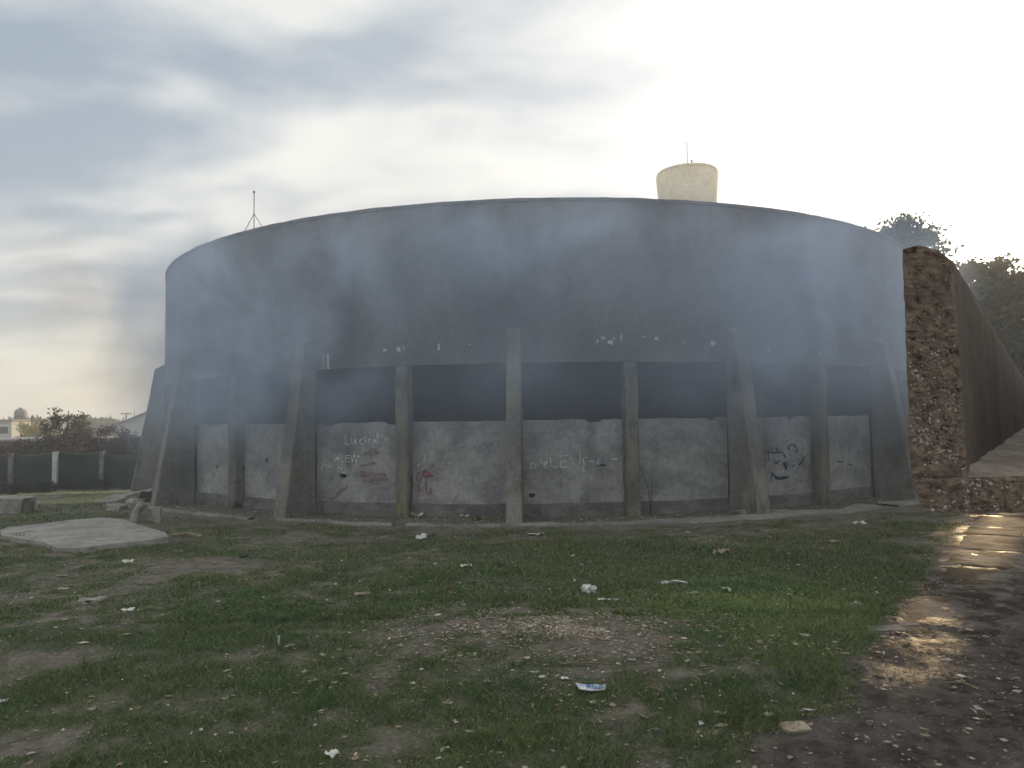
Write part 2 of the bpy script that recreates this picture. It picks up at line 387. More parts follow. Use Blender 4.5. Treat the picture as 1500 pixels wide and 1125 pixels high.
def column(phi, idx):
    w = .115; vs = []; fs = []; prof = [(-1, R - .12), (-1, R + .10), (-.75, R + .13), (.75, R + .13), (1, R + .10), (1, R - .12)]
    zs = list(np.arange(-.9, 2.4, .12)) + [2.42, 2.5, 2.545]
    for i, z in enumerate(zs):
        sh = 1 if z < 2.45 else (.93 if z < 2.53 else .72)
        for (s, r) in prof:
            q = noise.noise_vector(Vector((s * 3, z * 5, idx * 7.3))); vs.append((s * w * sh + q.x * .014, -(R - .12 + (r - R + .12) * (sh if sh > .8 else .85)) + q.y * .014, z))
    n = 6
    for i in range(len(zs) - 1):
        for k in range(n): fs.append((i * n + k, i * n + (k + 1) % n, (i + 1) * n + (k + 1) % n, (i + 1) * n + k))
    fs.append(tuple((len(zs) - 1) * n + k for k in range(n)))
    o = pyobj('column', vs, fs, M_col, tank); o.rotation_euler.z = phi; return o
fins = []; cols = []
for k in range(-3, 4):
    a = R_(F0 + DF * k); fin(a, k + 5); fins.append(a)
for k in range(-4, 4):
    a = R_(F0 + DF * (k + .5)); column(a, k + 5); cols.append(a)
marks = sorted([(a, 'f') for a in fins] + [(a, 'c') for a in cols])

def ray_cyl(u, v_, r):
    d = ray(u, v_); o = EYE - C0; A = d.x ** 2 + d.y ** 2; B = 2 * (o.x * d.x + o.y * d.y); Cc = o.x ** 2 + o.y ** 2 - r * r
    D = B * B - 4 * A * Cc
    if D < 0: return None
    t_ = (-B - math.sqrt(D)) / (2 * A); p = o + d * t_
    return math.atan2(p.x, -p.y), p.z
holes = [(502, 697, .085, .045), (390.5, 675, .05, .047), (358, 706, .045, .03), (379, 651, .022, .014), (371, 668, .016, .014), (318, 684.5, .05, .032), (381, 729, .022, .014),
         (779, 726, .058, .042), (883, 681.5, .075, .014), (486, 701, .02, .04), (470, 663, .025, .01), (1256, 631, .03, .014), (1205, 652, .014, .01)]
HP = [(*ray_cyl(h[0], h[1], RP), h[2], h[3]) for h in holes]
pans = []
for i in range(len(marks) - 1):
    (a0, k0), (a1, k1) = marks[i], marks[i + 1]
    a0 += (.10 / R); a1 -= (.10 / R); n = 40; nz = 22; vs = []; fs = []
    for side, rr in ((0, RP), (1, RP - .12)):
        for iz in range(nz + 1):
            for ia in range(n + 1):
                a = a0 + (a1 - a0) * ia / n; top = 1.60
                x = a * R
                top += .022 * noise.noise(Vector((x * 1.8, 0, 3))) + .012 * noise.noise(Vector((x * 9, 0, 7)))
                if noise.noise(Vector((x * 2.3, 4, 1))) > .32: top -= .045
                z = .19 + (top - .19) * iz / nz
                r = rr + .012 * noise.noise(Vector((x * 1.5, z * 1.7, side * 9))) + .004 * noise.noise(Vector((x * 8, z * 8, side)))
                vs.append(P(a, r, z))
    w_ = n + 1; h_ = (nz + 1) * w_
    for iz in range(nz):
        for ia in range(n):
            p = iz * w_ + ia; fs.append((p, p + 1, p + w_ + 1, p + w_)); fs.append((h_ + p, h_ + p + w_, h_ + p + w_ + 1, h_ + p + 1))
    for ia in range(n):
        p = ia; fs.append((p, h_ + p, h_ + p + 1, p + 1)); p = nz * w_ + ia; fs.append((p, p + 1, h_ + p + 1, h_ + p))
    for iz in range(nz):
        p = iz * w_; fs.append((p, p + w_, h_ + p + w_, h_ + p)); p += n; fs.append((p, h_ + p, h_ + p + w_, p + w_))
    hs = [h for h in HP if a0 < h[0] < a1]
    o = pyobj('wall_panel', vs, fs, M_panel2 if (i % 5 in (3,) or i in (8, 10)) else M_panel, tank)
    bm = bmesh.new(); bm.from_mesh(o.data); bmesh.ops.recalc_face_normals(bm, faces=bm.faces); bm.to_mesh(o.data); bm.free()
    if hs:
        cb = bmesh.new()
        for (ha, hz, hw, hh) in hs:
            Mx = Matrix.Translation(P(ha, RP - .05, hz)) @ Matrix.Rotation(ha, 4, 'Z') @ Matrix.Diagonal((hw, .3, hh, 1))
            r_ = bmesh.ops.create_uvsphere(cb, u_segments=14, v_segments=9, radius=1.0, matrix=Matrix.Identity(4))
            for v_ in r_['verts']:
                v_.co += noise.noise_vector(v_.co * 1.7 + Vector((ha * 50, hz * 9, 0))) * .28
                v_.co = Mx @ v_.co
        cme = bpy.data.meshes.new('cut'); cb.to_mesh(cme); cb.free(); co = bpy.data.objects.new('cut', cme); COL.objects.link(co)
        o.parent = None
        md = o.modifiers.new('b', 'BOOLEAN'); md.operation = 'DIFFERENCE'; md.object = co; md.solver = 'EXACT'
        bpy.context.view_layer.update(); dg = bpy.context.evaluated_depsgraph_get()
        me = bpy.data.meshes.new_from_object(o.evaluated_get(dg)); o.modifiers.clear(); o.data = me
        bpy.data.objects.remove(co); o.parent = tank
    pans.append((a0, a1, o))

def ribbons(strokes, r, width, m, host=None, name='graffiti'):
    """strokes in photo pixels; painted 4 mm proud of the curved wall"""
    by = {}
    for st in strokes:
        wd = width
        if isinstance(st[0], (int, float)): wd, st = st[0], st[1]
        pts = [ray_cyl(u, v_, r) for (u, v_) in st]
        if any(p is None for p in pts): continue
        h = host
        if h is None:
            for (a0, a1, o) in pans:
                if a0 <= pts[0][0] <= a1: h = o; lim = (a0 + .001, a1 - .001)
            if h is None: continue
            pts = [(min(max(p[0], lim[0]), lim[1]), p[1]) for p in pts]
        mb = MB(); by[len(by)] = (h, mb)
        P2 = []
        for i in range(len(pts) - 1):
            for k in range(4): f = k / 4; P2.append(((pts[i][0] * (1 - f) + pts[i + 1][0] * f) * r, pts[i][1] * (1 - f) + pts[i + 1][1] * f))
        P2.append((pts[-1][0] * r, pts[-1][1]))
        vs = []
        for i, p in enumerate(P2):
            a = P2[max(i - 1, 0)]; c = P2[min(i + 1, len(P2) - 1)]; dx, dz = c[0] - a[0], c[1] - a[1]; l = math.hypot(dx, dz) or 1
            wv = wd * 1.3 * (.6 + .6 * random.random()); nx_, nz_ = -dz / l * wv / 2, dx / l * wv / 2
            jx, jz_ = random.gauss(0, .002), random.gauss(0, .002)
            for s in (-1, 1): vs.append(P((p[0] + jx + s * nx_) / r, r + .016 if host is None else r + .010, p[1] + jz_ + s * nz_))
        mb.add(vs, [(2 * i, 2 * i + 1, 2 * i + 3, 2 * i + 2) for i in range(len(P2) - 1)])
    for h, mb in by.values(): mb.build(name, m, h)
def T(ox, oy, sc): return lambda L: [((l[0], [(ox + a / sc, oy + b_ / sc) for a, b_ in l[1]]) if isinstance(l[0], (int, float)) else [(ox + a / sc, oy + b_ / sc) for a, b_ in l]) for l in L]
def circ(x, y, r, n=8): return [(x + r * math.cos(2 * math.pi * k / n), y + r * 1.1 * math.sin(2 * math.pi * k / n)) for k in range(n + 1)]
z5 = T(440, 600, 6.818); z6 = T(760, 640, 6.818); z7 = T(1100, 630, 7.5)
ribbons(z5([[(452, 255), (458, 348), (505, 345)], [(508, 285), (515, 340)], [(530, 345), (575, 290)], [(545, 290), (570, 345)], [(638, 285), (600, 300), (598, 340), (640, 348)],
    [(655, 270), (657, 335)], [(690, 285), (690, 345)], [(680, 300), (705, 300)], [(735, 350), (738, 290), (775, 345), (772, 235)], [(790, 265), (822, 265)], [(850, 285), (855, 310)], [(872, 270), (874, 310)],
    [(345, 520), (385, 460), (398, 520)], [(350, 495), (395, 490)], [(415, 470), (415, 525), (450, 520)], [(455, 465), (500, 455)], [(460, 490), (500, 485)], [(458, 465), (460, 525), (510, 515)],
    [(510, 460), (525, 530), (545, 435), (560, 520)], [(560, 555), (575, 460), (600, 470)], [(375, 575), (385, 630)], [(375, 575), (420, 590), (400, 620), (460, 640)],
    [(215, 600), (250, 490), (270, 590)], [(210, 570), (275, 545)], circ(302, 555, 18)]), RP, .017, M_paintw)
ribbons(z5([[(1235, 440), (1248, 500), (1230, 525)], [(1195, 520), (1180, 570)], [(.03, [(1390, 575), (1391, 578)])][0] if False else [(1080, 500), (1082, 515)]]), RP, .012, M_paintw)
ribbons(T(420, 480, 3.75)([[(938, 700), (920, 735), (885, 752)], [(966, 790), (970, 800)], [(720, 740), (735, 755)]]), RP, .012, M_painty)
ribbons(z5([[(680, 400), (770, 395)], [(700, 400), (705, 490)], [(700, 430), (760, 425), (755, 400)], (.05, [(640, 440), (790, 430)]), (.06, [(600, 640), (860, 650)]), (.05, [(620, 700), (880, 690)]), (.05, [(360, 840), (480, 770)]), (.04, [(300, 900), (400, 850)])]), RP, .025, M_paintp)
ribbons(z5([(.02, [(590, 770), (700, 762), (895, 772)])]), RP, .02, M_painty)
ribbons(z5([[(1210, 620), (1170, 640), (1165, 700), (1200, 730), (1215, 660)], (.03, [(1240, 600), (1330, 665), (1230, 660), (1240, 600)]), [(1255, 680), (1258, 830), (1290, 850), (1305, 780)], [(1185, 740), (1185, 830)], [(1250, 620), (1310, 645)]]), RP, .016, M_paintr)
ribbons(z5([(.05, [(1300, 570), (1335, 550)]), [(600, 560), (760, 530)]]), RP, .02, M_paintp)
ribbons(z6([circ(140, 290, 26), [(165, 285), (215, 270)], [(195, 262), (220, 220), (240, 270), (215, 250)], [(245, 290), (265, 245), (290, 255), (260, 280), (285, 300), (250, 305)],
    [(315, 205), (320, 300), (395, 300)], [(500, 185), (412, 185), (415, 300), (490, 295)], [(412, 245), (475, 240)], [(510, 200), (550, 270)], [(608, 140), (606, 265)],
    [(685, 205), (635, 210), (650, 265), (640, 310), (650, 345)], [(700, 240), (750, 245)], [(795, 220), (790, 260), (805, 278)], [(920, 215), (985, 225)]]), RP, .013, M_paintw)
ribbons(z7([[(215, 190), (220, 225)], (.03, [(270, 190), (285, 225)]), [(175, 235), (230, 250), (340, 240), (375, 300)], [(180, 240), (187, 345)], [(250, 345), (275, 365), (300, 330)], (.03, [(355, 350), (380, 430)]), [(390, 360), (385, 440)],
    [(400, 200), (420, 160), (470, 160), (500, 210), (490, 250)], [(415, 190), (420, 230)], (.025, [(578, 290), (550, 345), (520, 385)]), [(450, 390), (480, 385)], [(215, 460), (260, 510)], (.045, [(255, 520), (320, 530), (400, 515)]), [(215, 560), (225, 480)], [(940, 345), (1000, 350)], [(1060, 375), (1105, 380)]]), RP, .018, M_paintd)
ribbons(z7([[(965, 120), (970, 190), (1010, 185)], [(980, 112), (1045, 130)], (.03, [(1060, 150), (1065, 260)])]), RP, .02, M_paintc)
ribbons(z7([(.10, [(1195, 70), (1200, 240)]), (.07, [(1215, 275), (1218, 410)]), (.03, [(1110, 280), (1215, 275)])]), RP, .05, M_painty)
# patches of bare white plaster on the drum just above the slit
za = T(420, 480, 3.75); zb = T(740, 460, 3.517); zc = T(1040, 460, 3.516)
ribbons(za([(.05, [(228, 145), (230, 228)]), [(205, 150), (205, 225)], (.04, [(530, 122), (550, 126)]), (.05, [(608, 108), (622, 130)]), [(640, 104), (648, 118)], (.04, [(835, 88), (838, 122)]), [(1000, 90), (1012, 96)]])
      + zb([(.025, [(475, 130), (475, 152)]), (.03, [(495, 120), (515, 124)]), (.06, [(528, 144), (555, 147)]), (.03, [(560, 120), (561, 131)]), (.018, [(597, 104), (597, 136)]), (.045, [(772, 126), (788, 128)]), [(922, 140), (922, 160)], (.06, [(1058, 154), (1082, 146)]), [(705, 116), (720, 117)]])
      + zc([(.03, [(302, 168), (303, 204)]), [(498, 152), (498, 186)], (.05, [(558, 198), (566, 212)]), (.022, [(643, 150), (643, 172)])]), R, .015, M_paintw, drum, 'plaster_scar')
ribbons(T(200, 260, 2.163)([(.02, [(476, 918), (480, 922)]), (.02, [(474, 935), (482, 938)])]), R, .015, M_paintw, drum, 'plaster_scar') if False else None
# lightning rod on the rim
p = C0 + Vector(P(*[ray_cyl(372, 336, R - .12)[0]], R - .12, 5.36))
ant = empty('lightning_rod', p, 'thin lightning rod braced by two stays on the left of the drum rim', 'lightning rod')
MB().tube([(0, 0, -.02), (0, 0, .78)], .009).tube([(-.02, 0, .76), (.02, 0, .76)], .02, 6).build('mast', M_metal, ant)
MB().tube([(-.21, .02, -.05), (0, 0, .33)], .007).build('stay', M_metal, ant); MB().tube([(.2, .02, 0.), (0, 0, .33)], .007).build('stay', M_metal, ant)

# apron ring of cracked concrete round the building
vs = []; fs = []; n = 320
for i in range(n + 1):
    a = R_(-62 + 124 * i / n); x = a * 11.4
    j0 = .16 * noise.noise(Vector((x * 1.3, 0, 1))) + .05 * noise.noise(Vector((x * 7, 0, 2))); j1 = .14 * noise.noise(Vector((x * 1.1, 3, 1))) + .05 * noise.noise(Vector((x * 8, 0, 5)))
    wv = .14 + .22 * max(0, min(1, (math.degrees(a) - 2) / 8)) + .1 * noise.noise(Vector((x * .4, 9, 0)))
    r1 = R + 1.02 + j1; r0 = r1 - max(wv + j0, .04)
    for (r, z) in ((r0, .0), (r0 + .01, .035), (r1 - .01, .03), (r1, -.03)):
        q = P(a, r, z); w_ = C0 + Vector(q); vs.append((q[0], q[1], z + tz(w_.x, w_.y)))
for i in range(n):
    if noise.noise(Vector((i * .09, 0, 31))) > .28: continue
    for k in range(3): p_ = i * 4 + k; fs.append((p_, p_ + 4, p_ + 5, p_ + 1))
ap = pyobj('pavement', vs, fs, M_apron); ap.location = C0; tag(ap, kind='structure')

# ------------------------------------------------------------------ flume (elevated channel)
AX = R_(36.8); DV = Vector((math.sin(AX), math.cos(AX), 0)); Y0 = 2.3
def fp(u, v_): q = at(u, v_, Y0); return (q.x, q.z)
flume = empty('concrete_flume', (1.7, 2.3, 0), 'raised concrete water channel with a broken end showing coarse aggregate', 'channel')
FO = Vector((1.7, 2.3, 0))
# section corners (x, z) in the plane of the broken end
tl, tm, tr = fp(1322, 366), fp(1345, 360), fp(1397, 385)
bl0, bl1 = fp(1334, 700), fp(1350, 745)
ir = fp(1417, 700)
zb_ = fp(1420, 752)[1]; zf = ir[1]; xr_in = ir[0] + .62; xr_out = xr_in + (tr[0] - tl[0]) + .02
prof = [tl, tm, fp(1375, 368), tr, ir, (xr_in, zf), (xr_in + .03, tr[1]), (xr_out - .05, tl[1]), (xr_out, tl[1] - .02), (xr_out - .04, bl0[1]), (xr_out - .08, zb_), bl1, bl0]
def JIT(x, z): return noise.noise_vector(Vector((x * 8, 2.2, z * 8))) * .0035 + noise.noise_vector(Vector((x * 45, 7.2, z * 45))) * .003
pp = []
for i in range(len(prof)):
    a, b_ = prof[i], prof[(i + 1) % len(prof)]; L = math.hypot(b_[0] - a[0], b_[1] - a[1]); k = max(1, int(L / .035))
    for j in range(k): pp.append((a[0] + (b_[0] - a[0]) * j / k, a[1] + (b_[1] - a[1]) * j / k))
ss = list(np.arange(0, 1.0, .03)) + list(np.arange(1.0, 6, .12)) + list(np.arange(6, 62, 1.0))
vs = []; fs = []; n = len(pp)
for si, s in enumerate(ss):
    for (x, z) in pp:
        e = min(1, s / .10)
        nv = JIT(x, z) * max(0, 1 - s) + (noise.noise_vector(Vector((x * 5, z * 5, s * .8))) * .004 + noise.noise_vector(Vector((x * 30, z * 30, s * 22))) * .003 * math.exp(-s * 1.2)) * e
        vs.append(Vector((x, Y0, z)) + DV * s + Vector((nv.x, 0, nv.z)) - FO)
fsil = []
for i in range(len(ss) - 1):
    for k in range(n): fs.append((i * n + k, (i + 1) * n + k, (i + 1) * n + (k + 1) % n, i * n + (k + 1) % n))
fs.append(tuple((len(ss) - 1) * n + k for k in range(n)))
tr_ = pyobj('trough', vs, fs, M_chan, flume, True)
bm = bmesh.new(); bm.from_mesh(tr_.data); bmesh.ops.recalc_face_normals(bm, faces=bm.faces); bm.to_mesh(tr_.data); bm.free()
# silt bed lying in the channel
vs = []; fs = []; ns_ = 16
sil = list(np.arange(.0, 5, .06)) + list(np.arange(5, 60, .5))
for s in sil:
    for k in range(ns_ + 1):
        x = ir[0] - .01 + (xr_in - ir[0] + .02) * k / ns_; h = (.012 + .012 * noise.noise(Vector((x * 5, s * 3, 0))) + .008 * noise.noise(Vector((x * 22, s * 14, 0))) + .02 * (abs(k / ns_ - .5) * 2) ** 3) * min(1, .05 + s * 6)
        vs.append(Vector((x, Y0, zf + h)) + DV * s - FO)
for i in range(len(sil) - 1):
    for k in range(ns_): p_ = i * (ns_ + 1) + k; fs.append((p_, p_ + 1, p_ + ns_ + 2, p_ + ns_ + 1))
pyobj('silt_bed', vs, fs, M_silt, flume, True)
# broken end face: three rough patches
def rough_cap(q00, q10, q11, q01, nu, nv_, seed):
    """quad (x,z) corners -> displaced grid facing the camera side"""
    vs = []; fs = []
    for j in range(nv_ + 1):
        for i in range(nu + 1):
            a, b_ = i / nu, j / nv_
            x = (q00[0] * (1 - a) + q10[0] * a) * (1 - b_) + (q01[0] * (1 - a) + q11[0] * a) * b_
            z = (q00[1] * (1 - a) + q10[1] * a) * (1 - b_) + (q01[1] * (1 - a) + q11[1] * a) * b_
            e = min(a, 1 - a) * nu / 3; e2 = min(b_, 1 - b_) * nv_ / 3; e = max(0., min(1., min(e, e2)))
            p3 = Vector((x, z, seed))
            d = .006 * noise.noise(p3 * 14) + .007 * noise.noise(p3 * 42) + .005 * noise.noise(p3 * 110) + .004
            c = noise.cell(p3 * 55) * .004
            jj = JIT(x, z)
            vs.append(Vector((x + jj.x, Y0, z + jj.z)) - DV * ((d + c) * e) - FO)
    for j in range(nv_):
        for i in range(nu): p_ = j * (nu + 1) + i; fs.append((p_, p_ + 1, p_ + nu + 2, p_ + nu + 1))
    return vs, fs
cap = MB()
cap.add(*rough_cap(bl0, ir, tr, tl, 48, 260, 1))
cap.add(*rough_cap(bl1, (ir[0], zb_), ir, bl0, 46, 34, 1))
cap.add(*rough_cap((ir[0], zb_), (xr_in, zb_), (xr_in, zf), (ir[0], zf), 190, 34, 1))
cap.add(*rough_cap((xr_in - .002, zb_), (xr_out - .07, zb_), (xr_out, tl[1]), (xr_in + .03, tl[1]), 30, 150, 2))
cap.add(*rough_cap((tl[0], tl[1]), (tr[0], tr[1]), fp(1375, 368), tm, 44, 8, 1))
cap.build('broken_face', M_agg, flume, True)
# stones proud of the broken face
st = MB(); ico = bmesh.new(); bmesh.ops.create_icosphere(ico, subdivisions=1, radius=1); iv = [v_.co.copy() for v_ in ico.verts]; fi = [tuple(v_.index for v_ in f_.verts) for f_ in ico.faces]; ico.free()
def stone_at(x, z, r):
    r *= .8
    sx, sz, sy = r * random.uniform(.6, 1.3), r * random.uniform(.5, 1.1), r * random.uniform(.5, .9); q = random.uniform(0, 3.14)
    o = Vector((x, Y0, z)) - DV * random.uniform(-.004, .004) - FO; sd = random.random() * 99
    vs = []
    for c in iv:
        c = c + noise.noise_vector(c * 1.5 + Vector((sd, 0, 0))) * .35; xx = c.x * sx * math.cos(q) - c.z * sz * math.sin(q); zz_ = c.x * sx * math.sin(q) + c.z * sz * math.cos(q)
        vs.append(o + Vector((xx, c.y * sy, zz_)))
    st.add(vs, fi)
for _ in range(2600):
    b_ = random.random(); a = random.uniform(.05, .95)
    if random.random() > .35 + .65 * (1 - abs(b_ - .45)): continue
    xa = bl0[0] * (1 - b_) + tl[0] * b_; xb = ir[0] * (1 - b_) + tr[0] * b_; z = bl0[1] * (1 - b_) + (tr[1] - .01) * b_
    dens = 1 - b_ * .75
    if b_ > .62 and random.random() < .8: continue
    stone_at(xa + (xb - xa) * a, z, random.choice((.0025, .003, .004, .005, .006, .008)) * (.6 + .5 * dens))
for _ in range(700): stone_at(random.uniform(bl1[0] + .01, xr_out - .1), random.uniform(zb_ + .008, zf - .006), random.choice((.003, .004, .006, .008, .010)))
so_ = st.build('exposed_stones', M_stone, flume, False); so_['kind'] = 'stuff'
# piers
cx = (ir[0] + xr_in) / 2
for s in (3.4, 9.5, 15.6, 21.7, 27.8, 34):
    c = Vector((cx, Y0, 0)) + DV * s; z0 = tz(c.x, c.y) - .3
    m_ = MB().box((c.x - FO.x, c.y - FO.y, (z0 + zb_ - .10) / 2), (.30, .26, zb_ - .10 - z0), -AX).box((c.x - FO.x, c.y - FO.y, zb_ - .055), (.56, .30, .10), -AX)
    o = m_.build('pier', M_chan, flume)

# ------------------------------------------------------------------ slab path under the flume
path = empty('path', (0, 0, 0), None, None); path['kind'] = 'structure'
PX = Vector((DV.y, -DV.x, 0))
o0 = Vector((edge_x(5.5) + .05, 5.5, 0))
s = .1
for i in range(9):
    L = random.uniform(1.0, 1.5); 
    for row in range(2):
        w = .75; a0 = s + random.uniform(0, .03) + row * .35; a1 = a0 + L - .012; w0 = row * (w + .03) + random.uniform(-.04, .04); w1 = w0 + w
        n1_, n2_ = 14, 9; vs = []; fs = []
        for j in range(n1_ + 1):
            for k in range(n2_ + 1):
                f1, f2 = j / n1_, k / n2_
                q = o0 + DV * (a0 + (a1 - a0) * f1) + PX * (w0 + (w1 - w0) * f2); nvv = noise.noise_vector(Vector((q.x * 2.6, q.y * 2.6, i)))
                edge = max(abs(f1 - .5), abs(f2 - .5)) > .49
                q = q + Vector((nvv.x, nvv.y, 0)) * (.05 if edge else .02); z = tz(q.x, q.y) + .012 + .012 * noise.noise(Vector((q.x * 9, q.y * 9, 2))) + .02 * noise.noise(Vector((q.x * 2, q.y * 2, 2))) - (.028 if edge else 0)
                vs.append((q.x, q.y, z))
        for j in range(n1_):
            for k in range(n2_): p_ = j * (n2_ + 1) + k; fs.append((p_, p_ + n2_ + 1, p_ + n2_ + 2, p_ + 1))
        pyobj('slab', vs, fs, M_path, path, True)
    s += L

# ------------------------------------------------------------------ grass
def scatter(n, y0, y1, spread=.78, p=1.0):
    y = y0 + (y1 - y0) * RNG.random(n) ** p; x = (RNG.random(n) * 2 - 1) * (y * spread + .4); return x, y
def inside_path(x, y):
    return (x > edge_x(y) - .05) & (y > 5.3)
def grass(n, y0, y1, h0, h1, w, name=None):
    x, y = scatter(n, y0, y1, p=1.25); t, mu_, su_, ch_ = masks(x, y)
    k = (RNG.random(n) < np.clip(t * 1.25 - .08, .02, 1)) & (mu_ < .55) & (np.hypot(x - .7, y - 22.2) > 11.0)
    x, y, t = x[k], y[k], t[k]; n = len(x)
    h = (h0 + (h1 - h0) * RNG.random(n)) * (.45 + .75 * t) * (.35 + 1.5 * fbm(x * 3.2, y * 3.2, 3, 71) ** 1.3); a = RNG.random(n) * 6.283; lean = .5 + 1.1 * RNG.random(n); b_ = RNG.random(n) * 6.283
    z = terrain(x, y) - .004; ww = w * (.6 + .8 * RNG.random(n))
    dx, dy = np.cos(a) * ww / 2, np.sin(a) * ww / 2; lx, ly = np.cos(b_) * h * lean, np.sin(b_) * h * lean
    v0 = np.stack([x - dx, y - dy, z], -1); v1 = np.stack([x + dx, y + dy, z], -1)
    v2 = np.stack([x + lx * .45 - dx * .7, y + ly * .45 - dy * .7, z + h * .62], -1); v3 = np.stack([x + lx * .45 + dx * .7, y + ly * .45 + dy * .7, z + h * .62], -1); v4 = np.stack([x + lx, y + ly, z + h * .85], -1)
    V = np.stack([v0, v1, v3, v2, v4], 1).reshape(-1, 3); b5 = np.arange(n)[:, None] * 5
    F = np.concatenate([b5 + [0, 1, 2], b5 + [0, 2, 3], b5 + [3, 2, 4]])
    var = np.clip(fbm(x * 1.6, y * 1.9, 4, 33) * 2.2 - .6, 0, 1)[:, None]; rr = RNG.random(n)[:, None]; dry = (RNG.random(n) < .2 + .25 * sst(6, 11, y))[:, None]
    lush = np.exp(-(((x - 2.1) / 1.1) ** 2 + ((y - 6.0) / 1.2) ** 2))[:, None]
    c = np.array([.055, .100, .032]) * (.55 + .9 * rr) * (1 - var) * 1.5 + np.array([.155, .205, .065]) * (.5 + rr) * var * .85
    c = c * (1 + .8 * lush) ; c = np.where(dry, np.array([.22, .195, .135]) * (.5 + rr), c)
    return V, F, np.repeat(c, 5, 0)
parts_ = [grass(260000, 2.7, 6.2, .014, .045, .0042), grass(260000, 5.8, 12.5, .018, .045, .0075), grass(24000, 12, 26, .03, .07, .02)]
Vs, Fs, Cs = [], [], []; off = 0
for V, F, c in parts_: Vs.append(V); Fs.append(F + off); Cs.append(c); off += len(V)
o = npmesh('grass', np.concatenate(Vs), np.concatenate(Fs), M_grass, np.concatenate(Cs))
tag(o, 'short patchy green grass growing over the open ground in front of the round building', 'grass', kind='stuff')

# ------------------------------------------------------------------ chips, leaves and gravel as ground cover
def flakes(x, y, size, cols, lift=.004):
    n = len(x); z = terrain(x, y) + lift; a = RNG.random(n) * 6.283; s1 = size * np.clip(np.exp(RNG.normal(-.15, .55, n)), .25, 2.6); s2 = s1 * (.3 + .5 * RNG.random(n))
    ux, uy = np.cos(a) * s1, np.sin(a) * s1; vx, vy = -np.sin(a) * s2, np.cos(a) * s2; q = lambda: RNG.random(n) * size * .55
    c = [np.stack([x - ux, y - uy, z + q()], -1), np.stack([x + vx, y + vy, z + q()], -1), np.stack([x + ux, y + uy, z + q()], -1), np.stack([x - vx, y - vy, z + q()], -1)]
    top = np.stack([x, y, z + size * .3 + q()], -1)
    V = np.stack(c + [top], 1).reshape(-1, 3); b5 = np.arange(n)[:, None] * 5
    F = np.concatenate([b5 + [0, 3, 4], b5 + [3, 2, 4], b5 + [2, 1, 4], b5 + [1, 0, 4]])
    ci = np.array(cols)[RNG.integers(0, len(cols), n)] * (.6 + .7 * RNG.random(n))[:, None]
    return V, F, np.repeat(ci, 5, 0)
def join(ps):
    Vs, Fs, Cs = [], [], []; off = 0
    for V, F, c in ps: Vs.append(V); Fs.append(F + off); Cs.append(c); off += len(V)
    return np.concatenate(Vs), np.concatenate(Fs), np.concatenate(Cs)
TAN = [(.40, .34, .26), (.32, .25, .18), (.19, .15, .10), (.48, .43, .35), (.26, .19, .13)]
n = 11000; rr = np.abs(RNG.normal(0, .85, n)); aa = RNG.random(n) * 6.283
p1 = flakes(.35 + rr * np.cos(aa) * 1.5, 5.4 + rr * np.sin(aa) * 1.05, .0105, TAN)
x, y = scatter(15000, 2.8, 12, p=1.3); k = RNG.random(len(x)) < .10 + 1.1 * np.clip(fbm(x * 1.3, y * 1.3, 3, 5) - .38, 0, 1); k &= ~inside_path(x, y) & (np.hypot(x - .7, y - 22.2) > 10.6)
p2 = flakes(x[k], y[k], .011, TAN)
x, y = scatter(1700, 3, 11.5, p=1.1); k = ~inside_path(x, y); p3 = flakes(x[k], y[k], .017, TAN + [(.50, .48, .43)])
kk = RNG.random(len(p1[0]) // 5) < np.clip(1.5 * vnoise(p1[0][::5, 0] * 5, p1[0][::5, 1] * 5, 3) - .25, 0, 1); p1 = (p1[0].reshape(-1, 5, 3)[kk].reshape(-1, 3), None, p1[2].reshape(-1, 5, 3)[kk].reshape(-1, 3)); nk = int(kk.sum()); b5 = np.arange(nk)[:, None] * 5; p1 = (p1[0], np.concatenate([b5 + [0, 3, 4], b5 + [3, 2, 4], b5 + [2, 1, 4], b5 + [1, 0, 4]]), p1[2])
V, F, c = join([p1, p2, p3]); o = npmesh('wood_chips', V, F, M_chip, c)
tag(o, 'scattered pale chips and dead leaves lying thickest in the worn middle of the grass', 'chips', kind='stuff')
x = RNG.random(26000) * 6.5 + .3; y = 2.6 + 4.6 * RNG.random(26000); t, mu_, su_, ch_ = masks(x, y)
k = (mu_ > .45) & (RNG.random(26000) < .25 + .9 * np.clip(fbm(x * 2, y * 2, 3, 88) - .3, 0, 1)); x, y = x[k], y[k]
DK = [(.20, .15, .115), (.10, .07, .05), (.06, .042, .032), (.30, .25, .20), (.13, .085, .06)]
V, F, c = join([flakes(x, y, .009, DK, .006), flakes(x[::6] + .03, y[::6], .008, TAN, .006), flakes(x[::9] + .02, y[::9] + .03, .016, DK, .006)]); o = npmesh('gravel', V, F, M_chip, c)
tag(o, 'wet gravel and leaf crumbs covering the muddy ground below the raised channel', 'gravel', kind='stuff')
# crumbs at the foot of the building
n = 2600; aa = np.radians(-60 + 115 * RNG.random(n)); rr = 10.46 + 1.0 * RNG.random(n)
V, F, c = flakes(.7 + rr * np.sin(aa), 22.2 - rr * np.cos(aa), .018, TAN + [(.5, .49, .47)] * 2, .012); o = npmesh('debris', V, F, M_chip, c)
tag(o, 'fine pale debris strewn along the foot of the round building', 'debris', kind='stuff')

